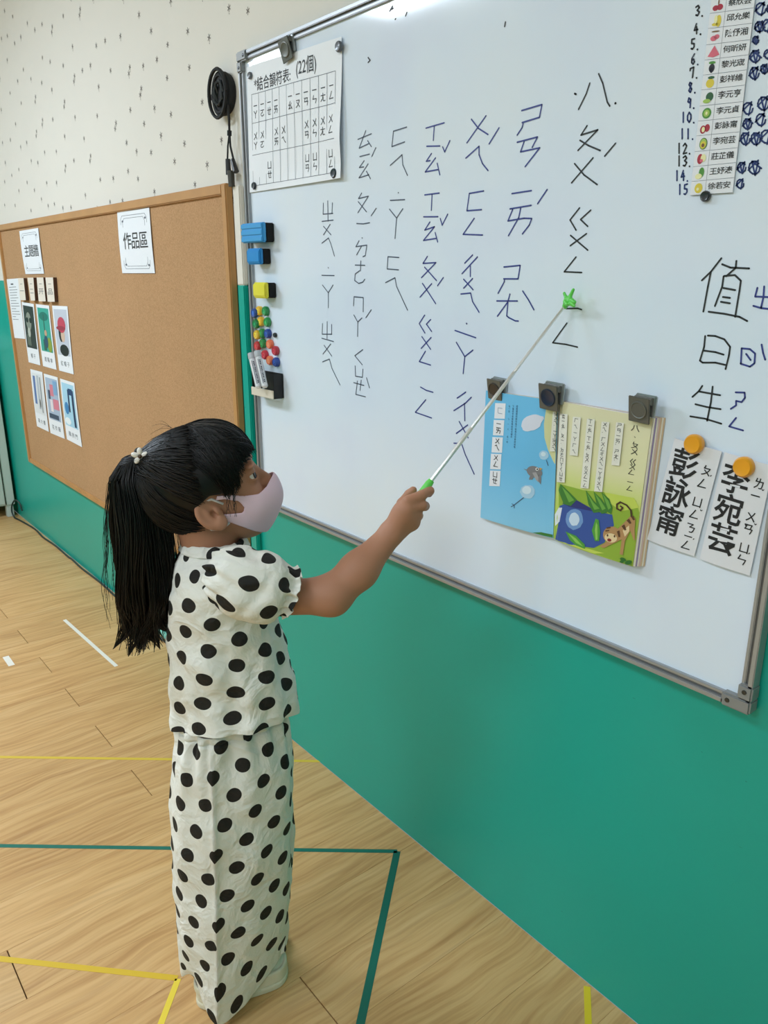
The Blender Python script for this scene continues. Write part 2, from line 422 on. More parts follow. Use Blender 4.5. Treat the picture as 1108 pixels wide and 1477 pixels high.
for (x, z, sx, sz) in ((BX0, BZ1, 1, -1), (BX1, BZ0, -1, 1), (BX0, BZ0, 1, 1), (BX1, BZ1, -1, -1)):
    m = MB(); m.box((x-.002*sx, -.027, z-.002*sz), (x+.045*sx, -.0008, z+.021*sz), .003); m.box((x-.002*sx, -.027, z+.0195*sz), (x+.021*sx, -.0008, z+.045*sz), .003)
    o = m.build('corner_bracket', CORN, board)
    for (dx, dz) in ((.034, .010), (.010, .034)):
        MB().lathe((x+dx*sx, -.027, z+dz*sz), (0, -1, 0), [(0, .004), (.0012, .0035), (.0015, .001)], 10).build('screw', mat('screw_steel', '55575a', .3, metal=.9), o)

# handwriting on the board: every character is a part; strokes in photo-crop pixels (x0, y0, scale)
CA, CB, CC, CD, CE, CF, CP = (440, 160, .22563), (440, 360, .23466), (680, 80, .2166), (680, 340, .1805), (980, 340, .21658), (940, 0, .20314), (0, 0, 1)
INK_B = mat('blue_marker_ink', '35418a', .5); INK_K = mat('black_marker_ink', '24292c', .5); INK_G = mat('faded_marker_ink', '4a5468', .5); INK_N = mat('bold_blue_marker_ink', '14306e', .5)
def write(strokes, ink, w, parent=board, y=YB-.0006, name='handwritten_character'):
    """strokes: list of (crop, points); each is a ribbon with round ends lying on the board"""
    m = MB(); lay = 0
    for cr, pts in strokes:
        P = [W(cr[0]+p[0]*cr[2], cr[1]+p[1]*cr[2], y) for p in pts]
        for p in P:
            m.add([p+Vector((math.cos(t*PI/4)*w/2, -.00002*lay, math.sin(t*PI/4)*w/2)) for t in range(8)], [tuple(range(8))])
        for a, b in zip(P[:-1], P[1:]):
            d = (b-a); 
            if d.length < 1e-6: continue
            n = Vector((-d.z, 0, d.x)).normalized()*w/2
            m.add([a-n, b-n, b+n, a+n], [(0, 1, 2, 3)])
    o = m.build(name, ink, parent); return o
def chars(cr, ink, w, *cs):
    for c in cs: write([(cr, s) for s in c], ink, w)
IB = (INK_B, .0027)
chars(CA, INK_G, .0024,
 [[(117,590),(115,660),(178,655)],[(175,588),(172,655)],[(145,575),(147,705)],[(108,706),(180,698)]],
 [[(118,738),(166,792)],[(160,725),(118,792)]], [[(108,845),(150,812),(165,850),(188,928)]],
 [[(338,182),(424,146)],[(388,126),(346,238),(410,208)],[(400,190),(424,228)]], [[(350,292),(412,276)],[(452,235),(427,290)]],
 [[(378,318),(347,362),(375,358)],[(403,338),(345,428),(408,408)],[(392,385),(418,433)]],
 [[(362,525),(342,560),(405,545),(338,650)],[(340,580),(393,645)],[(455,622),(423,670)]], [[(330,720),(372,722),(413,715)]],
 [[(364,811),(366,813)],[(345,830),(325,868),(395,858),(385,925),(370,932)],[(362,862),(330,920)]],
 [[(650,103),(565,130),(555,228),(637,198)]], [[(545,348),(620,280),(625,345),(655,412)]],
 [[(596,522),(598,524)],[(545,572),(637,567)]], [[(540,628),(585,685)],[(625,625),(585,685),(575,815)]], [[(600,937),(530,932),(525,1010),(598,1016)]])
chars(CA, *IB,
 [[(773,110),(890,76)],[(826,98),(820,188)]], [[(778,226),(862,224)],[(880,230),(893,262),(926,190)]],
 [[(808,272),(775,322),(800,318)],[(834,300),(768,390),(850,375)],[(845,335),(862,408)]],
 [[(765,537),(858,525)],[(812,532),(807,635)]], [[(758,677),(850,676)],[(865,688),(877,730),(912,660)]],
 [[(798,710),(765,762),(828,740),(757,828),(838,815)],[(832,778),(848,838)]])
chars(CB, INK_G, .0024,
 [[(142,111),(144,113)],[(103,158),(180,160)]], [[(107,218),(143,265)],[(172,218),(143,265),(143,357)]],
 [[(107,455),(105,520),(165,520)],[(163,460),(163,520)],[(136,443),(135,548)],[(103,545),(175,565)]],
 [[(117,588),(165,655)],[(158,580),(110,642)]], [[(108,690),(150,673),(165,730),(215,832)]],
 [[(308,95),(368,97)],[(343,70),(340,130)],[(335,130),(308,150),(305,190),(330,208),(355,200),(367,182)]],
 [[(298,345),(301,290),(358,295),(357,382)],[(407,370),(374,418)]], [[(300,402),(324,445)],[(350,420),(324,445),(323,533)]],
 [[(355,615),(306,652),(352,708)]], [[(308,715),(310,778),(352,785),(356,735)]],
 [[(300,818),(362,835)],[(345,803),(338,865)],[(322,808),(312,890),(372,905)],[(378,788),(396,850)]],
 [[(495,203),(553,173),(562,225),(630,372)]])
chars(CB, *IB,
 [[(752,42),(725,85),(805,80),(716,172)],[(735,108),(808,190)],[(850,172),(815,222)]], [[(722,208),(803,332)],[(778,210),(707,292)]],
 [[(735,403),(702,455),(737,513)],[(772,430),(746,458),(778,503)]], [[(718,535),(772,613)],[(775,540),(714,607)]], [[(740,625),(702,688),(772,710)]],
 [[(710,845),(745,865),(787,877)]], [[(742,923),(678,1000),(778,1035)]],
 [[(1030,33),(982,83)],[(1060,45),(965,148)],[(1016,100),(1016,165)]], [[(975,182),(1033,247)],[(1030,178),(975,237)]], [[(958,273),(1018,267),(1030,320),(1070,385)]],
 [[(993,453),(994,457)],[(992,454),(995,456)],[(922,497),(1050,542)]], [[(930,570),(982,658)],[(1032,618),(982,658),(972,762)]],
 [[(988,876),(935,913)],[(1022,908),(985,945),(915,990)],[(980,945),(982,1052)]], [[(948,1057),(1003,1157)],[(1000,1078),(930,1130)]], [[(915,1190),(962,1192),(985,1260),(1040,1380)]])
chars(CP, *IB, [[(680,172),(690,185),(704,194)],[(701,167),(673.5,206)],[(719.8,184.4),(705.6,207.4)]], [[(672,228),(691,211),(691,223),(696,236),(704,246)]],
 [[(697.8,275.4),(677,279),(673.5,304),(694.7,302.4)]], [[(684,315),(668,338),(696,339)]])
chars(CC, *IB, [[(335,367),(470,327),(453,412),(338,447)],[(345,450),(338,480),(305,530)]], [[(305,578),(440,543),(405,612)],[(352,572),(327,642),(455,615),(358,740)]],
 [[(270,920),(400,900)],[(504,893),(441,987)]], [[(257,1022),(398,998)],[(275,1025),(243,1102),(350,1084),(402,1086),(385,1130),(340,1188)],[(328,1018),(315,1080),(247,1200)]])
chars(CD, *IB, [[(260,250),(390,237),(373,345),(258,345)],[(265,347),(262,370),(213,460)]],
 [[(203,521),(368,522)],[(308,467),(290,530),(208,643)],[(292,530),(282,640),(300,655),(350,680),(375,682)]], [[(410,442),(455,510),(500,592)]])
chars(CC, INK_K, .0026, [[(788,185),(765,255),(714,358)],[(848,122),(875,185),(905,310),(922,337)]], [[(958,316),(962,320)],[(961,316),(957,320)]],
 [[(770,468),(730,530),(842,495),(710,632)],[(723,565),(780,600),(858,633)],[(960,585),(888,670)]], [[(687,720),(750,795),(838,860)],[(810,682),(667,848)]],
 [[(720,1015),(657,1095),(697,1163)],[(795,1030),(727,1092),(775,1138)]])
chars(CP, INK_K, .0026, [[(823,339.5),(847.9,360.8)],[(846,337),(822.6,354.4)]])
chars(CD, INK_K, .0026, [[(836,170),(742,288),(882,294)]], [[(755,582),(850,580),(880,590)]], [[(763,698),(650,855),(755,868),(848,890)]])
chars(CE, INK_K, .0027, [[(280,150),(210,240),(150,297)],[(210,240),(190,340),(160,505)],[(285,190),(340,212),(465,218)],[(380,168),(375,215),(312,270)],[(295,270),(285,340),(237,468)],[(300,268),(370,262),(410,300),(400,370),(372,540)],[(293,348),(372,362)],[(290,408),(338,414)],[(277,440),(337,450)],[(195,506),(300,520),(400,540),(452,568)]],
 [[(172,668),(165,740),(137,832),(155,845),(240,845),(305,860)],[(190,665),(240,668),(300,690),(338,740),(330,800),(308,888)],[(163,765),(240,775),(295,792)]],
 [[(153,1000),(130,1035),(87,1073)],[(135,1038),(272,1062)],[(222,1005),(210,1110),(185,1232)],[(107,1122),(180,1140),(275,1155)],[(73,1203),(170,1218),(280,1252)]])
chars(CE, INK_B, .0026, [[(520,347),(505,405),(620,410)],[(565,338),(560,410),(545,475)],[(493,467),(545,482),(600,488)],[(608,340),(604,408)]],
 [[(415,750),(410,850)],[(415,750),(470,755),(505,785),(500,850),(470,872),(408,852)],[(445,787),(475,828)],[(548,725),(558,780),(572,825)]],
 [[(375,1043),(435,1045),(437,1080),(415,1108),(378,1100),(378,1130),(343,1153)]], [[(378,1213),(332,1270),(425,1297)]])
# small dark tape crumbs near the upper rail
for P in ([(566,9),(562,16)],[(567,12),(563,14)],[(587,18),(585,23)],[(571,27),(570,28)],[(531,83),(534,87)],[(534,87),(531,90)],[(729,32),(728,38)],[(829,135),(831,136)]): write([(CP, P)], INK_K, .003, name='ink_speck')

# numbers beside the name list (stroke digits) and the tally scribbles
DIG = {'0': [[(.5,0),(.1,.3),(.1,.7),(.5,1),(.9,.7),(.9,.3),(.5,0)]], '1': [[(.5,0),(.5,1)]], '2': [[(.1,.2),(.5,0),(.9,.3),(.1,1),(.9,1)]],
 '3': [[(.1,.1),(.6,0),(.9,.25),(.4,.45),(.9,.7),(.5,1),(.1,.9)]], '4': [[(.6,0),(.1,.6),(.9,.6)],[(.65,.3),(.65,1)]], '5': [[(.9,0),(.25,0),(.2,.4),(.8,.5),(.8,.8),(.4,1),(.1,.9)]],
 '6': [[(.8,0),(.2,.4),(.15,.8),(.5,1),(.8,.8),(.6,.5),(.2,.6)]], '7': [[(.05,.25),(.1,.05),(.9,0),(.6,1)]], '8': [[(.8,.15),(.4,0),(.2,.2),(.8,.7),(.5,1),(.15,.8),(.8,.15)]],
 '9': [[(.85,.2),(.4,0),(.2,.35),(.6,.5),(.85,.2),(.7,1)]]}
for txt, cx, cy, ink in (("3.",352,80,INK_K),("4.",340,210,INK_K),("5.",318,318,INK_K),("6.",320,425,INK_G),("7.",312,520,INK_K),("8.",300,625,INK_N),("9.",292,735,INK_N),("10.",270,838,INK_N),("11.",262,955,INK_N),("12.",240,1058,INK_K),("13.",240,1148,INK_K),("14.",225,1252,INK_N),("15",225,1350,INK_N)):
    st = []; n = len(txt); x = cx-n*20
    for ch in txt:
        if ch == '.': st.append((CF, [(x+4, cy+32), (x+6, cy+34)])); x += 20
        else:
            for s in DIG[ch]: st.append((CF, [(x+p[0]*30, cy-36+p[1]*70-p[0]*8) for p in s]))
            x += 42
    write(st, ink, .0023, name='handwritten_number')
def scrib(cx, cy, k, seed):
    r = random.Random(seed); st = []
    P = [(cx+38*k*math.cos(t)*(1+.25*r.random()), cy+52*k*math.sin(t)) for t in [i*PI/5 for i in range(10)]]; st.append((CF, P))
    Q = [(cx-48*k, cy+20*k), (cx+30*k, cy-58*k), (cx+6*k, cy+60*k), (cx-20*k, cy-50*k), (cx+55*k, cy-10*k+20*r.random())]; st.append((CF, Q[:3+seed % 3]))
    write(st, INK_N, .0022, name='tally_scribble')
for i, (x, y, k) in enumerate([(775,62,.8),(850,60,.7),(765,190,.7),(820,180,.8),(740,285,.5),(735,400,.8),(825,385,.6),(730,520,.8),(800,490,.6),(685,770,.8),(795,735,.9),(680,880,.7),(775,850,.8),(665,985,.8),(740,985,.8),(815,970,.9),(640,1190,.7),(730,1190,.9),(630,1305,.6)]): scrib(x, y, k, i)

# ------------------------------------------------------------------ round magnets and clips
def magnet(px, py, r, col, label, group=None, y=YB-.0008, h=.009, rough=.35, name='round_magnet', sym=None, hide=False):
    c = W(px, py, y-h*.6); c.y = y
    e = empty(name, c, label, 'magnet', group)
    cm = mat('magnet_'+col, col, rough, coat=.3)
    MB().lathe(c, (0, -1, 0), [(0, r*.96), (h*.55, r), (h*.8, r*.93), (h, r*.8), (h*.93, r*.62), (h*.9, 0.0005)], 24).build('cap', cm, e, smooth=True)
    MB().lathe(c, (0, -1, 0), [(-.0004, r*.7), (.001, r*.7)], 16).build('magnet_core', mat('ferrite', '2b2b2d', .6), e)
    if sym:
        A = Art(1)
        A.text(sym, .3, .25, .7, .75, .02)
        S = lambda u, v, hh: Vector((c.x+(u-.5)*r*1.6, c.y-h*.93-hh, c.z+(v-.5)*r*1.6))
        A.build('embossed_mark', mat('magnet_mark_'+col, tuple(min(255, int(int(col[i:i+2], 16)*1.25+25)) for i in (0, 2, 4)), .4), S, e, .0004)
    return e
STEEL = mat('clip_steel', '6a6b66', .42, metal=.4, var=.1, vscale=50); STEELD = mat('clip_disc_dark', '2c3440', .3, metal=.5)
def clip(px, py, s, label, disc=None, y=YB-.001, tilt=.22, lean=0.05):
    """flat spring clip: wall plate, raised front plate, hinge roll, round emblem"""
    c = W(px, py, y-.014); c.y = y
    e = empty('magnetic_clip', c, label, 'clip', 'square metal magnetic clips on the whiteboard')
    M = Matrix.Translation(c) @ Matrix.Rotation(lean, 4, 'Y')
    def bx(lo, hi, b=.001, T=None):
        m = MB(); m.box(lo, hi, b); m.v = [tuple(M @ ((T @ Vector(v)) if T else Vector(v))) for v in m.v]; return m
    bx((-s*.42, -.006, -s*.3), (s*.62, 0, s*.62), .0015).build('back_plate', mat('clip_back_zinc', 'a9adae', .35, metal=.8), e)
    T = Matrix.Translation((0, -.010, 0)) @ Matrix.Rotation(tilt, 4, 'X')
    f = bx((-s*.55, -.004, -s*.62), (s*.5, -.001, s*.55), .001, T).build('front_plate', STEEL, e)
    m = MB(); m.frustum((-s*.35, -.009, s*.38), (s*.5, -.009, s*.38), .006, .006, 12); m.v = [tuple(M @ Vector(v)) for v in m.v]; m.build('spring_roll', STEEL, e, smooth=True)
    m = MB(); m.lathe((-s*.02, -.004, -s*.03), (0, -1, 0), [(0, s*.4), (.0015, s*.4), (.002, s*.36), (.0012, s*.33), (.0012, .001)], 28); m.v = [tuple(M @ (T @ Vector(v))) for v in m.v]
    m.build('round_emblem', disc or STEEL, f, smooth=True, origin=s_org(f))
    return e

# ------------------------------------------------------------------ A3 chart of combined finals
PAPER = mat('white_paper', 'e9edf3', .65, bump=.05, bscale=90); PRINT = mat('black_print', '1b1d20', .6); PRINTG = mat('grey_print', '5e6570', .6)
yp = YB-.002
def curl_chart(u, v): return .0012 + .010*max(0, (u-.78)/.22)**2*max(0, (.55-abs(v-.3)))*1.6 + .004*max(0, .12-v)/.12*(u) + .0015*math.sin(u*9)*math.sin(v*7)
Sc = quad_map([W(357,97,yp), W(494,53,yp), W(496,257,yp), W(361,278,yp)], curl_chart)
ch = empty('phonetic_chart', Sc(.5, 0, 0), 'white printed chart of phonetic symbols in the upper left corner of the whiteboard', 'chart')
sheet('paper', Sc, PAPER, ch, 24, 18)
def cellq(cr, pts): return [W(cr[0]+p[0]*cr[2], cr[1]+p[1]*cr[2], yp) for p in pts]
A = Art(1.38); A.text('*結合韻符表:', .085, .795, .50, .90, .006); A.text('(22個)', .56, .80, .76, .945, .006)
A.build('printed_title', PRINT, Sc, ch, .0011)
L = Art(1.38); us = [.05+.89*k/11 for k in range(12)]; vs_ = [.05, .30, .555, .78]
for u in us: L.line([(u, vs_[0]), (u, vs_[3])], .003)
for v in vs_: L.line([(us[0], v), (us[-1], v)], .003)
L.build('table_lines', PRINTG, Sc, ch, .0010, cuts=16)
rows = [['ㄧㄚ','ㄧㄛ','ㄧㄝ','ㄧㄞ','','ㄧㄠ','ㄧㄡ','ㄧㄢ','ㄧㄣ','ㄧㄤ','ㄧㄥ'], ['ㄨㄚ','ㄨㄛ','','ㄨㄞ','ㄨㄟ','','','ㄨㄢ','ㄨㄣ','ㄨㄤ','ㄨㄥ'], ['','','ㄩㄝ','','','','','ㄩㄢ','ㄩㄣ','','ㄩㄥ']]
T = Art(1.38)
for r in range(3):
    vt, vb = vs_[3-r], vs_[2-r]
    for c in range(11):
        s = rows[r][c]; u = (us[c]+us[c+1])/2; h = (vt-vb)
        if s: T.char(s[0], u, vt-h*.42, .052, .072, .008); T.char(s[1], u, vt-h*.72, .052, .072, .008)
tag(T.build('table_symbols', PRINT, Sc, ch, .0011), kind='stuff')
clip(411, 70, .040, 'dark metal clip holding the phonetic chart at its top edge', lean=-.15, y=YB-.003)
for (x, y, r, lb) in ((360, 109, .0085, 'small grey round magnet on the upper left corner of the phonetic chart'), (488, 67, .011, 'dark grey round magnet on the upper right corner of the phonetic chart'), (366, 268, .009, 'small black round magnet on the lower left corner of the phonetic chart'), (481, 250, .0105, 'black round magnet on the curled lower right corner of the phonetic chart')):
    magnet(x, y, r, '5c6169' if y < 120 else '1d2a36', lb, 'small round magnets holding the phonetic chart', y=YB-(.0035 if x < 400 else .006), h=.007)
magnet(1017, 283, .0075, '23272b', 'small black round magnet at the foot of the name list', y=YB-.002, h=.006)

# ------------------------------------------------------------------ list of names with fruit pictures
names = ['蔡欣芸','邱允樂','陳伃湘','何昕妍','黎光宬','彭祥維','李元亨','李元貞','彭詠甯','李宛芸','莊芷儀','王妤溱','徐若安']
yl = YB-.0022
def cf(x, y): return W(940+x*.20314, y*.20314, yl)
lt = [-10, 97, 205, 320, 428, 535, 640, 755, 862, 966, 1078, 1185, 1290, 1388]; rt = [-52, 57, 166, 283, 390, 497, 605, 722, 830, 937, 1050, 1155, 1262, 1368]
def lx(y): return 415 - (y-105)*(415-275)/(1388-105.)
def rx(y): return 735 - y*(735-577)/1368.
FR = dict(red='a8283c', dred='7c2030', yel='d9c544', green='4f8f3c', dg='2d5c3a', lg='9fc05a', pink='d6697c', blk='2a2a38', cream='e8e6b0', brn='7a5a3a')
icons = [[('red',[(.3,.3,.22,.2),(.62,.35,.22,.22)]),('brn',[(.5,.75,.05,.2)])], [('yel',[(.62,.45,.2,.42),(.4,.2,.25,.12)]),('cream',[(.42,.6,.12,.3)])], [('pink',[(.4,.35,.24,.18),(.62,.45,.2,.16)]),('brn',[(.5,.85,.3,.05)])],
 'tri', [('blk',[(.5,.42,.22,.3),(.5,.25,.12,.2)]),('green',[(.5,.85,.25,.1)])], [('yel',[(.5,.4,.3,.33)]),('dg',[(.55,.85,.25,.1)])], [('dg',[(.58,.55,.28,.3)]),('lg',[(.4,.25,.28,.14)])],
 [('green',[(.5,.5,.34,.38)]),('lg',[(.5,.5,.22,.25)]),('cream',[(.5,.5,.08,.12)])], [('red',[(.35,.4,.22,.3),(.65,.5,.2,.28)]),('cream',[(.38,.4,.12,.2)])], [('dg',[(.5,.48,.3,.4)]),('lg',[(.5,.47,.26,.36)]),('yel',[(.5,.4,.2,.24)]),('brn',[(.5,.36,.11,.13)])],
 [('red',[(.38,.5,.22,.36)]),('cream',[(.62,.55,.2,.28)]),('pink',[(.5,.35,.12,.12)])], [('green',[(.6,.6,.2,.36)]),('cream',[(.4,.3,.26,.2)])], [('yel',[(.5,.5,.3,.38)]),('cream',[(.45,.42,.1,.12)])]]
nl = empty('name_list', cf(420, 1370), 'long strip of name labels with fruit pictures hanging down the right side of the whiteboard', 'name list')
PAPER2 = mat('label_paper', 'e3e6ec', .6)
for i in range(13):
    yl0, yl1 = lt[i], lt[i+1]; yr0, yr1 = rt[i], rt[i+1]
    S = quad_map([cf(lx(yl0), yl0), cf(rx(yr0), yr0), cf(rx(yr1), yr1), cf(lx(yl1), yl1)])
    card = sheet('name_label', lambda u, v, h=0, S=S: S(u, .008+v*.984, h), PAPER2, nl, 1, 1, .0007)
    asp = 2.75
    A = Art(asp); nm = names[i]
    for k, c_ in enumerate(nm): A.char(c_, .50+k*.175, .56, .185, .50, .008)
    A.build('printed_name', PRINT, S, card, .0012)
    Lc = Art(asp); Lc.line([(.36, .02), (.36, .98)], .006); Lc.line([(0, .01), (1, .01)], .006); Lc.build('cell_line', PRINTG, S, card, .0010)
    ic = icons[i]
    if ic == 'tri': ic = []; B = Art(asp); B.poly([(.06, .2), (.2, .9), (.34, .25), (.2, .12)]); B.build('fruit_picture', mat('print_pink', FR['pink'], .6), S, card, .0011)
    for k, (cn, els) in enumerate(ic):
        B = Art(asp)
        for (x, y, a, b) in els: B.disc(.03+x*.32, .06+y*.84, a*.32, b*.9/asp*1.05, 16)
        B.build('fruit_picture', mat('print_'+cn, FR[cn], .6), S, card, .0010+.0003*k)

# ------------------------------------------------------------------ open storybook held by three clips
bk = empty('open_book', W(805, 680, YB-.001), 'open picture book with blue and green pages, clipped to the whiteboard', 'book')
ybk = YB-.004
def curlL(u, v): return .003 + .004*math.sin(PI*min(1, u*1.0))*.6 - .0018*(u > .9)*(u-.9)/.1
def curlR(u, v): return .012*min(1, u/.12)**.6 + .003*math.sin(PI*u)
SL = quad_map([W(703, 563, ybk), W(806, 578, ybk), W(799, 776, ybk), W(695, 746, ybk)], curlL)
SR0 = [W(809, 578, ybk), W(942, 603, ybk-.014), W(913, 817, ybk-.014), W(799, 776, ybk)]
def curlR2(u, v): return .012*math.sin(PI*min(1, u*1.15))**.7*(1-u)**.3 if u < .87 else 0.0
def curlR3(u, v): return .0035*math.sin(PI*u)+.006*(1-u)*min(1, u/.08)
SR = quad_map(SR0, curlR3)
def page_mat(name, stops, axis='y'):
    m = mat(name, 'ffffff', .42); t = NT(m); tc = t.n('ShaderNodeTexCoord'); sp = t.n('ShaderNodeSeparateXYZ'); t.l(tc.outputs['UV'], sp.inputs[0])
    t.l(t.ramp(sp.outputs[1 if axis == 'y' else 0], stops), t.b.inputs['Base Color']); return m
sheet('left_page', SL, page_mat('page_sky_blue', [(0, '8accee'), (.5, '6cbce8'), (1, '70c0ec')]), bk, 12, 6, .0008)
sheet('right_page', SR, page_mat('page_meadow', [(0, 'a8c24a'), (.18, 'b5cf4e'), (.42, 'c9d678'), (.6, 'dedcae'), (1, 'dcd8b4')]), bk, 16, 6, .0008)
# block of pages and cover behind the pages
m = MB(); m.hexa([SL(0.01, 1, -.0012), SL(1, 1, -.0012), SL(1, 0, -.0012), SL(0.01, 0, -.0012)], [Vector((p.x, YB-.001, p.z)) for p in (SL(0.01, 1), SL(1, 1), SL(1, 0), SL(0.01, 0))]); m.build('left_page_block', mat('page_edges', 'd9d2c4', .8), bk)
e0 = [SR(1, 1), SR(1, 0)]
for k in range(7):   # fore edge of the thick right half: sheets stepping outwards to the wall
    f0 = k/7.; f1 = (k+.8)/7.
    q = []
    for f in (f0, f1):
        off = Vector((.0015+.0105*f, .016*f, 0)); q.append([SR(.02, 1, -.001)+Vector((0, 0, 0)), SR(1, 1, -.001)+off, SR(1, 0, -.001)+off, SR(.02, 0, -.001)])
    a = q[0]; b = q[1]
    for i in (0, 3): a[i] = Vector((a[i].x, min(YB-.0022, a[i].y+.016*f0), a[i].z)); b[i] = Vector((b[i].x, min(YB-.0012, b[i].y+.016*f1), b[i].z))
    for qq in (a, b):
        for i in (1, 2): qq[i].y = min(qq[i].y, YB-.0010)
    m = MB(); m.hexa(a, b); m.build('page_bundle', mat(['bundle_cream', 'bundle_purple', 'bundle_cream', 'bundle_pink', 'bundle_tan', 'bundle_cream', 'bundle_tan'][k], ['ece6d8', '9a8cb4', 'e8e0d0', 'dcc0ba', 'd8bc9c', 'ece4d6', 'ccb092'][k], .75), bk)
BK = (680, 530, .2527)
def toS(S4, px, py):
    """photo-crop pixel -> page coordinates (inverse bilinear by a few Newton steps)"""
    x = BK[0]+px*BK[2]; y = BK[1]+py*BK[2]; u = v = .5
    def P(u, v):
        d = S4(u, v, .0008)-CAM; return (IMG_W/2+F_PX*d.dot(Rv)/d.dot(Fv), IMG_H/2-F_PX*d.dot(Uv)/d.dot(Fv))
    for _ in range(12):
        a = P(u, v); b = P(u+1e-3, v); c = P(u, v+1e-3)
        J = [[(b[0]-a[0])/1e-3, (c[0]-a[0])/1e-3], [(b[1]-a[1])/1e-3, (c[1]-a[1])/1e-3]]; D = J[0][0]*J[1][1]-J[0][1]*J[1][0]
        ex, ey = x-a[0], y-a[1]; u += (ex*J[1][1]-ey*J[0][1])/D; v += (J[0][0]*ey-J[1][0]*ex)/D
    return (max(0.004, min(.996, u)), max(.004, min(.996, v)))
def art(S4, col, polys, h, asp, name='printed_picture', lines=(), lw=.01):
    if len(polys) > 1:
        for p in polys: o = art(S4, col, [p], h, asp, name)
        return o
    A = Art(asp)
    for p in polys: A.poly([toS(S4, *q) for q in p])
    for l in lines: A.line([toS(S4, *q) for q in l], lw)
    return A.build(name, mat('print_'+col, col, .5), S4, bk, .0008+h*.00025, cuts=10)
def blob(cx, cy, rx, ry, rot=0, n=18, wob=0, seed=0):
    r = random.Random(seed); out = []
    for i in range(n):
        t = 2*PI*i/n; k = 1+wob*(r.random()-.5); x = rx*math.cos(t)*k; y = ry*math.sin(t)*k
        out.append((cx+x*math.cos(rot)-y*math.sin(rot), cy+x*math.sin(rot)+y*math.cos(rot)))
    return out
aL, aR = .62, .62
art(SL, 'd4d5a0', [[(428,232),(520,205),(520,560),(470,540),(438,470),(418,400),(415,320)]], 1, aL)
art(SL, 'd8dcea', [blob(348,315,68,42,-.5,22,.18,2)], 2, aL)
art(SL, 'a9cfe8', [blob(322,710,42,40,0,20,.15,3), blob(415,500,28,26,0,14,.1,5)], 2, aL)
art(SL, 'd3e6f2', [blob(318,700,26,24,0,14,.1,4), blob(412,495,14,13,0,12,.1,6)], 3, aL)
art(SL, '3c4a6a', [], 3, aL, lines=[[(300,742),(245,785)],[(430,530),(440,560)],[(245,785),(232,778)],[(245,785),(228,795)],[(245,785),(246,802)]], lw=.008)
art(SL, '7d7c80', [blob(362,596,46,32,.35,18), [(330,585),(298,578),(335,600)], [(335,620),(330,640),(350,640),(358,622)], [(365,600),(385,650),(398,668),(400,630),(390,590)]], 3, aL)
art(SL, 'a5a3a6', [[(350,600),(370,640),(385,655),(385,625),(372,598)]], 4, aL)
art(SL, 'e3a63c', [[(392,570),(408,578),(394,586)]], 5, aL); art(SL, 'f0f0ee', [blob(378,580,9,9)], 5, aL); art(SL, '1c1c20', [blob(379,580,5,5)], 6, aL)
art(SL, '3f7d34', [[(350,950),(400,940),(470,955),(470,972),(410,968)]], 2, aL)
# white boxes with symbols in the blue page
for (x, y, s) in ((165,247,'ㄈ'),(157,343,'ㄧㄞ'),(149,441,'ㄨㄟ'),(141,536,'ㄨㄥ'),(136,632,'ㄩㄝ')):
    art(SL, 'e9ebf2', [[(x-28,y-44),(x+32,y-42),(x+27,y+46),(x-33,y+44)]], 2, aL)
    A = Art(aL); u, v = toS(SL, x, y)
    if len(s) == 1: A.char(s, u, v, .09, .06, .0)
    else: A.char(s[0], u, v+.028, .085, .05, .012); A.char(s[1], u, v-.022, .085, .055, .012)
    A.build('printed_symbol', mat('print_7f8aa0', '9aa6bb', .5) if len(s) == 1 else PRINT, SL, bk, .0017)
txt = ['把圓圈裡的韻符寫下來再念念看說說看', '下面的字音裡有哪些結合韻符', '念一念  ㄅ ㄧ ㄨ  念一念']
for k, s in enumerate(txt):
    A = Art(aL)
    for i, c_ in enumerate(s):
        u, v = toS(SL, 262-k*22-i*.9, 222+i*14.5); A.char(c_, u, v, .026, .017)
    A.build('printed_text', mat('print_ink_blue', '27426e', .5), SL, bk, .0013)
# right page: curtains of leaves, night pond, dandelions, small striped animal
art(SR, '8fae3a', [[(498,660),(640,700),(760,712),(940,760),(965,830),(940,1140),(840,1115),(700,1060),(480,995),(480,900),(500,800)]], 1, aR)
art(SR, 'c2d25a', [[(760,712),(930,745),(960,800),(860,820),(800,780)], [(500,1000),(620,1020),(760,1060),(700,1062),(480,1002)]], 2, aR)
art(SR, '35539c', [[(505,790),(600,755),(700,820),(805,840),(815,900),(760,1000),(700,1030),(560,1010),(480,990),(500,880)]], 2, aR)
art(SR, '2c3478', [[(520,775),(600,755),(680,800),(740,830),(640,810),(560,795)]], 3, aR)
art(SR, 'dfe6ef', [[(478,840),(500,800),(520,800),(505,880),(480,905)]], 3, aR)
art(SR, '6f97cc', [blob(590,866,50,60,0,22,.08,8)], 3, aR); art(SR, 'c9dcee', [blob(590,866,30,38,0,18,.1,9)], 4, aR)
for pl_ in ([(512,665),(560,710),(605,755),(570,790),(530,780),(500,700)], [(655,700),(700,760),(745,800),(735,825),(700,830),(670,780)], [(700,708),(745,750),(780,800),(775,830),(745,835),(720,790)], [(745,712),(790,750),(808,800),(800,838),(775,820),(760,760)]):
    art(SR, '3d7a32', [pl_], 4, aR)
for pl_ in ([(520,680),(555,715),(590,757),(560,770)], [(662,712),(700,770),(735,805),(705,812)], [(706,715),(745,765),(770,805),(750,815)], [(752,720),(785,760),(800,800),(785,812)]):
    art(SR, '6ca545', [pl_], 5, aR)
art(SR, '4f9a3c', [[(712,862),(730,870),(738,940),(732,990),(708,990),(690,930)], [(540,935),(600,960),(650,1010),(652,1035),(600,1015),(565,985)]], 5, aR)
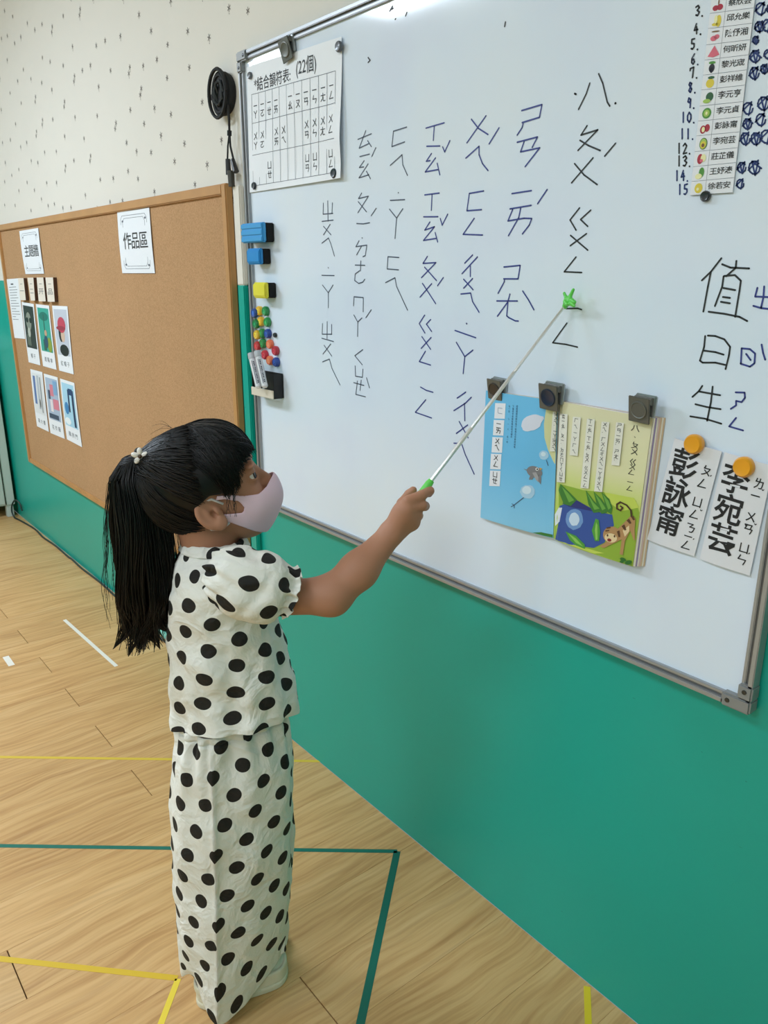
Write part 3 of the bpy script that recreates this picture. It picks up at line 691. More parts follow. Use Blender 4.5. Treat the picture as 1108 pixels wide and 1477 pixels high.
art(SR, '8cc45c', [[(716,880),(724,900),(724,980),(714,985),(708,930)], [(555,945),(600,975),(642,1022),(600,1000)]], 6, aR)
art(SR, '6d9a3a', [[(842,1085),(870,1098),(905,1100),(920,1130),(880,1125)]], 6, aR); art(SR, '2d6b2c', [blob(870,1095,18,10,.4), blob(900,1112,20,12,-.3), blob(862,1108,12,8)], 7, aR)
art(SR, 'b38a5c', [[(830,930),(890,870),(915,845),(940,860),(935,930),(943,985),(930,985),(910,930),(880,990),(868,1070),(850,1065),(862,980),(820,1000),(760,1030),(735,1020),(790,985)], blob(805,955,50,48,.2,20)], 6, aR)
art(SR, 'e4cda0', [blob(800,972,36,26,.2,16), [(868,930),(905,900),(905,935),(880,965)]], 7, aR)
art(SR, '5a3c26', [[(775,912),(800,908),(800,916),(778,920)], [(770,928),(792,926),(792,932),(770,936)], [(835,935),(850,928),(855,965),(845,968)], [(862,905),(878,895),(890,925),(880,930)], [(890,872),(905,862),(918,888),(908,892)], [(915,850),(930,846),(938,868),(928,872)], blob(782,957,5,7), blob(822,962,5,7)], 8, aR)
art(SR, '8c2f2a', [blob(792,984,12,9,.3)], 8, aR)
art(SR, '4a3524', [], 7, aR, lines=[[(918,850),(915,815),(890,785),(855,768),(835,780),(835,805),(855,815),(868,800),(855,790)]], lw=.018)
# white strips with symbol rows
for (x0, y0, x1, y1, s) in ((488,250,472,478,'ㄓㄨㄟˋㄧㄚㄓㄨㄟ'),(528,262,512,652,'ㄊㄧㄠˊㄆㄧˊㄉㄜㄇㄚㄑㄩㄝ'),(603,280,586,500,'ㄏㄟㄧㄚㄏㄟ'),(684,292,648,686,'ㄒㄧㄠˇㄒㄧㄠˇㄆㄨˊㄍㄨㄥㄧㄥ'),(767,308,726,706,'ㄨㄟˊㄏㄨㄥㄔㄨㄟㄧㄚㄔㄨㄟ'),(850,312,824,556,'ㄕㄢㄧㄞˊㄕㄤˋ')):
    S4 = SR if x0 > 505 else SL; a_r = aR
    art(S4, 'e2e1d6', [[(x0-18,y0),(x0+27,y0+4),(x1+26,y1+4),(x1-20,y1)]], 9, a_r, name='text_strip')
    A = Art(a_r); n = len(s)
    for i, c_ in enumerate(s):
        f = (i+.6)/(n+.2); u, v = toS(S4, x0+(x1-x0)*f+3, y0+(y1-y0)*f); A.char(c_, u, v, .052, min(.034, .8/(n+2)), .006)
    A.build('printed_text', PRINT, S4, bk, .0008+.00025*10)
for i, (c_, x, y, k) in enumerate((('八', 938, 347, 1), ('、', 945, 392, .6), ('ㄆ', 936, 445, 1), ('ㄨ', 932, 482, 1), ('ㄍ', 924, 540, 1), ('ㄨ', 920, 568, .9), ('ㄥ', 914, 598, .9), ('ㄧ', 908, 655, .9), ('ㄥ', 904, 690, .9))):
    A = Art(aR); u, v = toS(SR, x, y); A.char(c_, u, v, .085*k, .048*k, .003); A.build('printed_symbol', PRINT, SR, bk, .0014)
clip(713, 561, .034, 'metal clip at the top left corner of the open book, partly behind the silver pointer', disc=mat('clip_disc_brown', '3a322c', .4), lean=.05)
clip(791, 572, .040, 'metal clip with a dark blue disc over the spine of the open book', disc=mat('clip_disc_blue', '1e2c44', .3), y=YB-.010, lean=.05)
clip(922, 590, .036, 'metal clip with a plain disc at the top right of the open book', y=YB-.020, lean=.05)

# ------------------------------------------------------------------ two name cards with orange magnets
def name_card(q, chs, side, label, lbm, mp):
    S = quad_map([W(*p, YB-.003) for p in q], lambda u, v: .002*math.sin(PI*u))
    e = empty('name_card', S(.5, 0), label, 'card', 'name cards with large printed characters')
    sheet('card_sheet', S, mat('laminated_card', 'dfe1e8', .3, coat=.4), e, 6, 4, .0012)
    for i, c_ in enumerate(chs):
        A = Art(.48); A.char(c_, .35, .80-.275*i, .60, .285, .016); A.build('printed_character', PRINT, S, e, .0017)
    A = Art(.48)
    for (c_, u, v, k) in side: A.char(c_, u, v, .22*k, .105*k, .012)
    A.build('phonetic_notes', PRINT, S, e, .0017)
    magnet(*mp, .0155, 'e9a021', lbm, 'orange magnets on the name cards', y=YB-.0045, h=.012, rough=.3, name='orange_magnet')
name_card([(974,632),(1042,651),(1002,802),(934,778)], '彭詠甯', [('ㄆ',.82,.80,1),('ㄥ',.80,.68,1),('ˊ',.98,.74,.8),('ㄩ',.80,.50,1),('ㄥ',.80,.385,1),('ˇ',.97,.42,.8),('ㄋ',.80,.25,1),('ㄧ',.80,.165,.9),('ㄥ',.80,.08,1),('ˊ',.97,.13,.8)],
 'white card with three large characters, next to the open book', 'orange plastic magnet on the name card next to the book', (1000,641))
name_card([(1046,652),(1116,672),(1082,830),(1010,806)], '李宛芸', [('ㄌ',.82,.82,1),('ㄧ',.80,.71,1),('ˇ',.97,.76,.8),('ㄨ',.80,.52,1),('ㄢ',.80,.41,1),('ˇ',.97,.45,.8),('ㄩ',.80,.23,1),('ㄣ',.80,.12,1),('ˊ',.97,.17,.8)],
 'white card with three large characters, next to the right whiteboard rail', 'orange plastic magnet on the name card next to the right rail', (1072,674))

# ------------------------------------------------------------------ erasers, round magnets and pen holder along the left rail
def c3(x, y, yy): return W(330+x*.2097, 290+y*.2097, yy)
FELT = mat('black_felt', '15171a', .95, bump=.4, bscale=200)
def eraser(TL, TR, BR, BL, th, col, label, ridges, back=YB-.0008):
    yf = back-th; q = [c3(*p, yf) for p in (TL, TR, BR, BL)]
    x0 = (q[0].x+q[3].x)/2; x1 = (q[1].x+q[2].x)/2; z1 = (q[0].z+q[1].z)/2; z0 = (q[2].z+q[3].z)/2
    e = empty('board_eraser', ((x0+x1)/2, back, z0), label, 'eraser', 'magnetic board erasers along the left edge of the whiteboard')
    MB().box((x0+.001, yf+th*.35, z0+.001), (x1-.001, back, z1-.001), .002).build('felt_pad', FELT, e)
    m = MB(); m.box((x0, yf+.001, z0), (x1, yf+th*.38, z1), .003)
    for k in range(ridges):
        z = z0+(z1-z0)*(k+.5)/ridges; m.box((x0+.002, yf-.0012, z-(z1-z0)*.36/ridges), (x1-.002, yf+.004, z+(z1-z0)*.36/ridges), .0012)
    m.build('plastic_back', mat('eraser_'+col, col, .4), e)
eraser((82,150),(230,150),(230,288),(85,285), .036, '3d9bd8', 'larger light blue eraser with ridged back, topmost on the left edge of the whiteboard', 3)
eraser((120,330),(208,320),(215,435),(128,437), .034, '1f88cf', 'smaller plain blue eraser just below the larger light blue one', 1)
eraser((162,562),(250,556),(250,668),(172,670), .034, 'e2da3c', 'small yellow eraser with a black felt pad', 1)
mags = [(175,770,'2a4f9c','blue','upper left of the cluster, beside the top yellow one','1'),(207,755,'f0c23a','yellow','topmost of the cluster below the yellow eraser','2'),(250,757,'2f8f52','green','top right of the cluster','3'),
 (185,845,'1f7f4a','green','second row, left, half behind a yellow one','4'),(218,828,'f2bd3e','yellow','second row, centre of the cluster','5'),(262,833,'2f9350','green','second row, right of the cluster','6'),
 (192,920,'e3b93c','yellow','third row, left of the cluster','7'),(227,910,'2c8a4a','green','third row, centre of the cluster','8'),(265,912,'27489a','blue','third row, right of the cluster, beside the tiny black one','9'),
 (195,997,'c23a40','red','fourth row, left, above the marker pens','0'),(232,980,'2f8f4c','green','fourth row, centre of the cluster','A'),(280,985,'ef7a56','orange','fourth row, right of the cluster','B'),
 (245,1058,'c43446','red','fifth row, beside the marker pens','C'),(318,1030,'b72f42','red','fifth row, far right of the cluster','D'),(280,1097,'f0805a','orange','lowest orange one, above the pen holder','E'),(322,1108,'2b4c9e','blue','lowest right of the cluster','F')]
for (x, y, col, cn, where, s) in mags:
    c = c3(x, y, YB-.010)
    u, v = 330+x*.2097, 290+y*.2097
    magnet(u, v, .0128, col, '%s round magnet, %s' % (cn, where), 'coloured round magnets clustered on the left edge of the whiteboard', y=YB-(.0075 if x < 200 and x > 0 else .0008), h=.011, sym=s)
magnet(330+316*.2097, 290+922*.2097, .0065, '23262b', 'tiny black magnet beside the cluster of coloured magnets', y=YB-.0008, h=.006)
# pen holder and two marker pens
yf = -.046
q = [c3(*p, yf) for p in ((150,1165),(326,1165),(336,1400),(165,1375))]
hx0, hx1, hz1, hz0 = q[0].x+.004, q[1].x-.016, q[0].z, q[2].z+.012
zf = c3(250, 1293, yf).z
ph = empty('pen_holder', ((hx0+hx1)/2, YB-.001, hz0), 'black magnetic pen holder with a cream front panel at the left edge of the whiteboard', 'holder')
bs = mat('holder_black', '17181b', .55)
m = MB(); m.box((hx0, YB-.004-.0205, hz0), (hx1, YB-.0015, hz1)) if False else m.box((hx0+.02, YB-.005, hz0), (hx1, YB-.0012, hz1), .001)
m.box((hx0, YB-.0215-.004, hz0+.0), (hx0+.02, YB-.0112, hz1), .001); m.build('back_panel', bs, ph)
MB().box((hx1-.003, yf, hz0), (hx1, YB-.005, hz1), .001).build('side_panel', bs, ph); MB().box((hx0, yf, hz0), (hx0+.003, YB-.0245, hz1), .001).build('side_panel', bs, ph)
MB().box((hx0, yf, hz0), (hx1, YB-.0245, hz0+.004), .001).build('bottom_panel', bs, ph)
MB().box((hx0+.003, yf+.004, zf), (hx1-.003, yf+.006, hz1-.002), .0005).build('inner_front', bs, ph)
MB().box((hx0, yf-.003, hz0), (hx1, yf, zf), .001).build('front_panel', mat('holder_cream', 'd6cfc0', .6), ph)
for k, (a, b, lb) in enumerate(((((165,1045),(222,1285)), 0, 'white marker pen with dark lettering leaning in the holder, the left one'), (((208,1030),(265,1282)), 0, 'white marker pen with dark lettering leaning in the holder, the right one'))):
    p1 = c3(*a[0], yf-.006); p0 = c3(*a[1], yf-.013); d = (p1-p0).normalized(); Lp = (p1-p0).length; r = .0088
    p0 = p0 - Vector((0, .006, 0)); p1 = p1-Vector((0, .006, 0))
    e = empty('marker_pen', p0, lb, 'pen', 'marker pens in the holder')
    MB().lathe(p0, d, [(0, r*.6), (.004, r*.95), (Lp*.82, r), (Lp*.83, r*.85)], 14).build('barrel', mat('pen_white', 'd8dbe0', .35), e, smooth=True)
    MB().lathe(p0+d*Lp*.83, d, [(0, r*.95), (.003, r*1.12), (Lp*.16, r*1.02), (Lp*.17, r*.7)], 14).build('cap', mat('pen_cap_grey', 'b8bdc4', .35), e, smooth=True)
    sdir = d.cross(Vector((0, -1, 0))).normalized(); view = (CAM-p0).normalized(); nn = (view-d*view.dot(d)).normalized(); ss = d.cross(nn)
    def Sp(u, v, h=0, p0=p0, d=d, nn=nn, ss=ss, r=r, Lp=Lp):
        t = (v-.5)*1.7; return p0+d*(Lp*(.06+.7*(1-u)))+(nn*math.cos(t)+ss*math.sin(t))*(r+.0004+h)
    A = Art(4.)
    A.rect(0, .30, .95, .40); 
    for i in range(14): A.rect(.04+i*.064, .50, .04+i*.064+.04, .74) if i % 4 != 3 else A.rect(.04+i*.064, .55, .07+i*.064, .68)
    A.build('printed_band', mat('pen_print_navy', '26324e', .4), Sp, e, .0002, cuts=4)

# ================================================================== CORK BOARD and what is pinned on it
KX0, KX1, KZ0, KZ1 = -4.458, -2.039, .421, 1.639
ck = empty('cork_board', (KX0, 0, KZ0), 'large cork notice board in a light wooden frame, left of the whiteboard', 'notice board')
def cork_mat():
    m = mat('cork', 'b48d63', .9); t = NT(m); tc = t.n('ShaderNodeTexCoord')
    n1 = t.n('ShaderNodeTexNoise', i_Scale=260.0, i_Detail=3.0); n2 = t.n('ShaderNodeTexNoise', i_Scale=3.0, i_Detail=3.0)
    for n in (n1, n2): t.l(tc.outputs['Object'], n.inputs['Vector'])
    a = t.ramp(n1.outputs[0], [(.35, '9a744d'), (.5, 'b48c62'), (.65, 'c29a70')]); b = t.ramp(n2.outputs[0], [(.3, 'ab865e'), (.7, 'b98f66')])
    t.l(t.mix(.5, a, b), t.b.inputs['Base Color']); t.bump(n1.outputs[0], .35, .001); return m
MB().box((KX0+.01, -.013, KZ0+.01), (KX1-.01, -.001, KZ1-.01)).build('cork_panel', cork_mat(), ck)
FW = mat('frame_wood', 'b98a55', .5, var=.18, vscale=9, stretch=(1, 6, 1), bump=.1)
YK = -.013
for a, b in (((KX0, KZ0), (KX0+.026, KZ1)), ((KX1-.026, KZ0), (KX1, KZ1))): MB().box((a[0], -.024, a[1]), (b[0], -.001, b[1]), .003).build('frame_stile', FW, ck)
for a, b in (((KX0+.026, KZ0), (KX1-.026, KZ0+.024)), ((KX0+.026, KZ1-.028), (KX1-.026, KZ1))): MB().box((a[0], -.023, a[1]), (b[0], -.001, b[1]), .003).build('frame_rail', FW, ck)
yc = YK-.0012
def c1(x, y, yy=yc): return W(x*.3249, y*.3249, yy)
def c4(x, y, yy=yc): return W(x*.3252, 380+y*.3252, yy)
for (q, s, lb) in (((( 87,1026),(171,1012),(197,1215),(115,1217)), '主題牆', 'white paper sign with three bold characters, the left one on the cork board'), (((522,942),(665,922),(690,1213),(545,1213)), '作品區', 'white paper sign with three bold characters, the right one on the cork board')):
    S = quad_map([c1(*p) for p in q], lambda u, v: .001+.002*math.sin(PI*v)+.003*max(0, v-.85)*math.sin(8*u)); o = sheet('paper_sign', S, PAPER, None, 8, 8, .0006, origin=S(.5, 0))
    tag(o, lb, 'sign', 'paper signs on the cork board')
    S0 = S
    A = Art(.72); 
    for i, c_ in enumerate(s): A.char(c_, .27+.25*i, .52, .27, .29, .004)
    def bd(nm, A, m, h): 
        ob = A.build(nm, m, S0, None, h); ob.data.transform(Matrix.Translation(-o['o0'] if False else -S0(.5, 0))); ob.parent = o; return ob
    # sign is a mesh placed in world space; its prints are children in the same frame
    o.location = S0(.5, 0); bd('printed_title', A, PRINT, .0012)
    B = Art(.72)
    for ins in (.10, .16): B.line([(ins+.05, ins*.72), (1-ins-.05, ins*.72), (1-ins, ins*.72+.06), (1-ins, 1-ins*.72-.06), (1-ins-.05, 1-ins*.72), (ins+.05, 1-ins*.72), (ins, 1-ins*.72-.06), (ins, ins*.72+.06)], .008, True)
    for (u, v) in ((.16, .14), (.86, .86), (.16, .84), (.86, .13)): B.disc(u, v, .025)
    bd('printed_border', B, mat('border_ink', '5f6673', .6), .0010)
cards = [((97,170),(150,180),(180,452),(128,438)), ((160,180),(218,187),(252,472),(192,455)), ((232,187),(300,190),(328,492),(264,475)), ((135,468),(188,482),(218,747),(165,722)), ((195,488),(256,505),(288,778),(225,752)), ((267,510),(330,530),(365,815),(298,780))]
desc = ['white picture card of a face in dark glasses, top row, far left', 'white picture card with a green parasol scene, top row, middle', 'white picture card of a figure in a red hat, top row, right', 'white picture card with blue and grey columns, bottom row, far left', 'white picture card with pink and blue patches, bottom row, middle', 'white picture card with a navy arch on pale blue, bottom row, right']
arts = [
 [('2a2d2c', [(.08,.26,.92,.95)]), ('8a8f84', ['b',(.45,.70,.22,.15)]), ('1a1a1c', ['b',(.34,.72,.10,.045),(.60,.72,.10,.045)]), ('5d655a', [(.2,.3,.5,.48)]), ('b4b8ae', ['b',(.42,.52,.12,.08)])],
 [('3ba493', [(.08,.26,.92,.95)]), ('1f7468', ['b',(.5,.82,.34,.07)]), ('2c5d4f', [(.46,.5,.52,.85),(.3,.28,.5,.45)]), ('8a9f3a', ['b',(.75,.38,.16,.12)]), ('c8a184', ['b',(.55,.56,.09,.05)]), ('30506a', ['b',(.52,.42,.14,.10)])],
 [('c3c9d8', [(.08,.26,.92,.95)]), ('1f1c20', ['b',(.56,.34,.30,.09),(.42,.60,.14,.14)]), ('d7b9a4', ['b',(.55,.56,.13,.10)]), ('c2405a', ['b',(.52,.72,.26,.12)]), ('a03048', ['b',(.46,.67,.30,.035)])],
 [('dfe2e6', [(.08,.26,.92,.95)]), ('5f79b0', [(.16,.42,.34,.9)]), ('b7bfca', [(.46,.35,.62,.92)]), ('8f959b', [(.70,.30,.78,.9)]), ('5d5a55', ['b',(.6,.45,.05,.08)])],
 [('a9b9d0', [(.08,.26,.92,.95)]), ('d67f92', [(.5,.45,.9,.62),(.35,.66,.6,.85)]), ('3c4a63', [(.12,.28,.8,.36),(.2,.6,.35,.75)]), ('e6dde2', [(.3,.4,.48,.6)]), ('7fa8d0', [(.6,.7,.88,.92)])],
 [('a8d3ea', [(.08,.26,.92,.95)]), ('1f2f55', [(.44,.5,.54,.86),(.70,.28,.84,.86)]), ('24406e', [(.5,.78,.78,.88)]), ('3f82bd', ['b',(.3,.55,.14,.10)]), ('e8f2f7', ['b',(.3,.34,.2,.06)])]]
caps = ['帽子', '遮陽傘', '紅帽子', '高大樓', '花衣服', '圓拱門']
for i, q in enumerate(cards):
    S = quad_map([c4(*p) for p in q], lambda u, v: .0004+.0015*math.sin(PI*v)); e = empty('picture_card', S(.5, 0), desc[i], 'picture card', 'picture cards in two rows on the cork board')
    sheet('card_paper', S, PAPER, e, 2, 6, .0006)
    for k, (col, L_) in enumerate(arts[i]):
        disc = L_[0] == 'b'
        for r_ in (L_[1:] if disc else L_):
            A = Art(.62); A.disc(r_[0], r_[1], r_[2], r_[3]/.62, 14) if disc else A.rect(*r_)
            A.build('printed_picture', mat('photo_'+col, col, .5), S, e, .0009+.00022*k, cutsv=8)
    A = Art(.62)
    for j, c_ in enumerate(caps[i]): A.char(c_, .5+(j-(len(caps[i])-1)/2)*.22, .13, .17, .085, .0)
    A.build('printed_caption', mat('caption_grey', '5b6068', .6), S, e, .0010)
S = quad_map([c4(*p) for p in ((30,70),(80,66),(112,335),(62,330))], lambda u, v: .0002)
e = empty('text_sheet', S(.5, 0), 'white typed sheet at the far left of the cork board', 'sheet'); sheet('paper', S, PAPER, e, 2, 4, .0005)
A = Art(.6); A.rect(.32, .90, .55, .925)
for k in range(13): A.rect(.14, .86-.045*k, .14+[.62,.7,.66,.6,.7,.5,.68,.72,.4,.66,.7,.3,.5][k], .868-.045*k)
A.build('typed_lines', mat('caption_grey', '5b6068', .6), S, e, .0008)
for i, (q, lb, s) in enumerate(((((80,65),(104,65),(115,163),(90,163)), 'small cream block with a dark edge, leftmost of the four, over the typed sheet', '一'), (((122,63),(148,63),(156,165),(137,165)), 'small cream block with a dark edge, second of the four from the left', '二'), (((163,62),(192,62),(203,168),(172,168)), 'small cream block with a dark edge, third of the four from the left', '开'), (((202,62),(235,62),(243,170),(212,170)), 'small cream block with a dark edge, rightmost of the four', '品'))):
    yy = YK-.016; Q = [c4(*p, yy) for p in q]; S = quad_map(Q)
    e = empty('label_block', S(.5, 0)+Vector((0, .014, 0)), lb, 'block', 'small label blocks on the cork board')
    B_ = [Vector((p.x, YK-(.0018 if i == 0 else .0006), p.z)) for p in Q]
    m = MB(); m.hexa(B_, [p+Vector((0, .0006, 0)) for p in Q]); m.build('block_body', mat('block_dark_wood', '4b3226', .6), e)
    sheet('block_label', S, mat('block_paper', 'e6dcd0', .6), e, 1, 1, .0005)
    A = Art(.35); A.char(s, .5, .42, .8, .28); A.rect(.3, .72, .7, .74); A.build('printed_symbol', mat('caption_grey', '5b6068', .6), S, e, .0008)

# ================================================================== coiled strap hanging on the wall
BLK = mat('black_strap', '121315', .75, bump=.3, bscale=150); BLKP = mat('black_plastic', '1a1b1d', .4)
hc = W(318, 135, -.02)
hs = empty('hanging_strap', (hc.x, 0, hc.z), 'black coiled strap hung flat on the cream wall with a dangling cord and connectors', 'strap')
m = MB()
for k in range(4):
    r0 = .030+.0065*k
    m.tube([(hc.x-.004+(r0)*math.cos(t)*.95, -.012-.006*(k % 2)-.003*k, hc.z+(r0+.008)*math.sin(t)) for t in [i*2*PI/28 for i in range(29)]], .0048, 6)
m.build('coil', BLK, hs, smooth=True)
MB().lathe((hc.x, -.0008, hc.z), (0, -1, 0), [(0, .050), (.012, .053), (.018, .050), (.02, .044)], 26).build('backing_disc', BLK, hs, smooth=True)
m = MB()
for i in range(10):
    t = i*2.39; m.tube([(hc.x+.024*math.cos(t+s*.5)*(1-s*.2), -.024-.004*math.sin(s*PI), hc.z+.028*math.sin(t+s*.9)) for s in [0, .3, .6, 1, 1.4]], .004, 6)
m.build('inner_coil', mat('strap_grey', '22282a', .6), hs, smooth=True)
MB().add([(hc.x-.045, -.008, hc.z+.02), (hc.x-.070, -.010, hc.z-.0), (hc.x-.040, -.008, hc.z-.02), (hc.x-.045, -.016, hc.z+.02), (hc.x-.070, -.016, hc.z-.0), (hc.x-.040, -.016, hc.z-.02)], [(0, 1, 2), (5, 4, 3), (0, 3, 4, 1), (1, 4, 5, 2), (2, 5, 3, 0)]).build('strap_tip', BLK, hs)
def ch_(x, y, yy=-.02): return W(290+x*.1422, 90+y*.1422, yy)
m = MB(); m.tube([ch_(275, 430), ch_(285, 560), ch_(288, 720)], .0032, 6); m.tube([ch_(270, 470), ch_(280, 600), ch_(286, 720)], .0022, 6); m.tube([ch_(288, 720), ch_(272, 850), ch_(268, 1000)], .0024, 6); m.tube([ch_(290, 720), ch_(298, 850), ch_(335, 1010)], .0028, 6)
m.build('cord', BLK, hs, smooth=True)
MB().frustum(ch_(288, 690), ch_(288, 745), .006, .006, 10).build('knot', BLK, hs, smooth=True)
MB().frustum(ch_(272, 980), ch_(280, 1140), .0065, .0075, 10).build('buckle', BLKP, hs, smooth=True)
MB().frustum(ch_(320, 985), ch_(355, 1110), .006, .0085, 10).build('buckle', BLKP, hs, smooth=True)
MB().frustum(ch_(302, 1100), ch_(312, 1262), .0095, .0085, 12).build('end_clip', mat('clip_grey_metal', '4c4a45', .4, metal=.5), hs, smooth=True)

# ================================================================== cabinet and cable at the left
cx1 = -4.905; ctop = 1.005
cb = empty('metal_cabinet', (cx1, 0, 0), 'pale grey metal cabinet on short feet at the far left, against the green wall', 'cabinet')
CAB = mat('cabinet_grey', 'c5cfc8', .4); CABD = mat('cabinet_gap', '2a2c2b', .7)
MB().box((cx1-.9, -.46, .075), (cx1-.004, -.02, ctop-.02), .003).build('body', CAB, cb)
MB().box((cx1-.004, -.40, .085), (cx1+.002, -.075, ctop-.035), .002).build('side_panel', CAB, cb)
MB().box((cx1-.006, -.073, .08), (cx1+.0005, -.069, ctop-.03)).build('seam', CABD, cb)
MB().box((cx1-.91, -.47, ctop-.02), (cx1+.008, -.012, ctop), .003).build('top_panel', CAB, cb)
for (x, y) in ((cx1-.03, -.05), (cx1-.03, -.43), (cx1-.87, -.05), (cx1-.87, -.43)): MB().box((x-.02, y-.02, 0), (x+.02, y+.02, .078), .003).build('foot', CAB, cb)
cbp = [(26,742),(20,748),(14,744),(14,734),(22,727),(30,730),(36,742),(34,752)]
P = [Vector((-4.86, -.012, .09)), Vector((-4.80, -.02, .10)), Vector((-4.74, -.02, .06)), Vector((-4.70, -.02, .012))]
P = [Vector((-4.80, -.012, .055)), Vector((-4.815, -.016, .10)), Vector((-4.85, -.03, .115)), Vector((-4.88, -.045, .08)), Vector((-4.882, -.05, .035)), Vector((-4.85, -.045, .006)), Vector((-4.79, -.035, .005))]
P += [Vector((G(u, v, .005).x, min(-.012, G(u, v, .005).y), .005)) for (u, v) in ((50,763),(62,775),(80,787),(98,803),(106,806),(118,820),(136,833),(155,847))]
P += [Vector((-2.9, -.03, .005)), Vector((-2.5, -.03, .005)), Vector((-2.1, -.028, .005))]
Q = []
for i in range(len(P)-1):
    for k in range(4):
        t = k/4; a = P[max(0, i-1)]; b = P[i]; c = P[i+1]; d = P[min(len(P)-1, i+2)]
        Q.append(.5*((2*b)+(c-a)*t+(2*a-5*b+4*c-d)*t*t+(3*b-a-3*c+d)*t**3))
Q.append(P[-1]); Q = [Vector((p.x, min(p.y, -.008), max(p.z, .0055))) for p in Q]
m = MB(); m.tube(Q, .0048, 8); o = m.build('power_cable', mat('cable_dark_green', '1d2e2a', .5), None, smooth=True)
tag(o, 'dark power cable lying along the foot of the green wall from the cabinet', 'cable')

# ================================================================== tapes on the floor
def tape(pts, w, col, label, name='floor_tape', group=None):
    """flat strip through floor points; w in metres"""
    P = [Vector((*p, 0)) for p in pts]; m = MB()
    for i, (a, b) in enumerate(zip(P[:-1], P[1:])):
        d = (b-a).normalized(); n = Vector((-d.y, d.x, 0))*w/2; z0, z1 = .0001+.0003*i, .0005+.0003*i
        q = [a-n, b-n, b+n, a+n]
        m.hexa([p+Vector((0, 0, z0)) for p in q], [p+Vector((0, 0, z1)) for p in q])
    o = m.build(name, mat('tape_'+col, col, .5), None, origin=P[0]); o.location = P[0]
    return tag(o, label, 'tape', group)
def gp(*l): return [tuple(G(u, v)[:2]) for u, v in l]
a, b = gp((0, 1220), (573, 1228)); dx = (b[0]-a[0], b[1]-a[1]); a2 = (a[0]-dx[0]*.55, a[1]-dx[1]*.55)
c_, = gp((515, 1500)); cc2 = (b[0]+(c_[0]-b[0])*1.7, b[1]+(c_[1]-b[1])*1.7)
tape([a2, b], .0125, '0e6b5b', 'dark green tape line crossing the floor behind the child, the longer stretch', group='dark green floor tapes')
tape([(b[0], b[1]), cc2], .0175, '0a6353', 'dark green tape leading from the corner toward the viewer', group='dark green floor tapes')
a, b = gp((0, 1092), (462, 1098)); tape([(a[0]*2-b[0]*1, a[1]*2-b[1]), (b[0], b[1])], .011, 'd8b93e', 'long faded yellow tape line reaching the wall behind the child', group='yellow floor tapes')
a, b = gp((0, 1383), (256, 1411)); tape([(a[0]*1.6-b[0]*.6, a[1]*1.6-b[1]*.6), b], .0135, 'd9b32c', 'yellow tape line running left from behind the shoes', group='yellow floor tapes')
a, b = gp((257, 1412), (229, 1485)); tape([a, (a[0]+(b[0]-a[0])*3, a[1]+(b[1]-a[1])*3)], .0125, 'ecd140', 'short bright yellow tape stub beside the shoes, heading to the viewer', group='yellow floor tapes')
a, b = gp((847, 1423), (849, 1485)); tape([a, (a[0]+(b[0]-a[0])*2.2, a[1]+(b[1]-a[1])*2.2)], .0135, 'e2c62a', 'yellow tape stub at the foot of the green wall under the whiteboard', group='yellow floor tapes')
a, b = gp((93, 894), (168, 961)); tape([a, b], .014, 'e9e4da', 'long white tape strip on the floor left of the child', group='white floor tapes')
a, b = gp((8, 947), (17, 960)); tape([a, b], .022, 'e9e4da', 'short white tape scrap at the left edge of the floor', group='white floor tapes')

# ================================================================== THE CHILD (local frame: x forward, y away from the viewer, z up)
BASE = G(348, 1425); vd = Vector((BASE.x-CAM.x, BASE.y-CAM.y, 0)).normalized(); fx = Vector((vd.y, -vd.x, 0)); RZ = math.atan2(fx.y, fx.x)
def bp(u, v, dep=0.0):
    """photograph pixel -> point of the child's frame at lateral depth dep"""
    d = ray(u, v); P0 = BASE+vd*dep; t = (P0-CAM).dot(vd)/d.dot(vd); P = CAM+d*t
    return ((P-BASE).dot(fx), dep, P.z)
def toW(p): return BASE+fx*p[0]+vd*p[1]+Vector((0, 0, p[2]))
person = empty('person', BASE, 'child with black ponytail and pink mask in polka dot clothes, pointing at the whiteboard', 'person', rz=RZ)
def lmesh(name, vs, fs, m, parent=person, smooth=True, uv=None): return mesh(name, vs, fs, m, parent, smooth, uv=uv)

# ---- signed distance helpers (numpy)
def smin(a, b, k): h = np.maximum(k-np.abs(a-b), 0)/k; return np.minimum(a, b)-h*h*k*.25
def smax(a, b, k): return -smin(-a, -b, k)
def ell(P, c, r):
    x = (P[0]-c[0])/r[0]; y = (P[1]-c[1])/r[1]; z = (P[2]-c[2])/r[2]; k0 = np.sqrt(x*x+y*y+z*z)
    k1 = np.sqrt((x/r[0])**2+(y/r[1])**2+(z/r[2])**2)+1e-9; return k0*(k0-1)/k1
def cone(P, a, b, ra, rb):
    """capsule with a radius that runs from ra to rb"""
    a = np.array(a, float); b = np.array(b, float); ba = b-a; L2 = float(ba@ba)
    px, py, pz = P[0]-a[0], P[1]-a[1], P[2]-a[2]; t = np.clip((px*ba[0]+py*ba[1]+pz*ba[2])/L2, 0, 1)
    return np.sqrt((px-t*ba[0])**2+(py-t*ba[1])**2+(pz-t*ba[2])**2)-(ra+(rb-ra)*t)
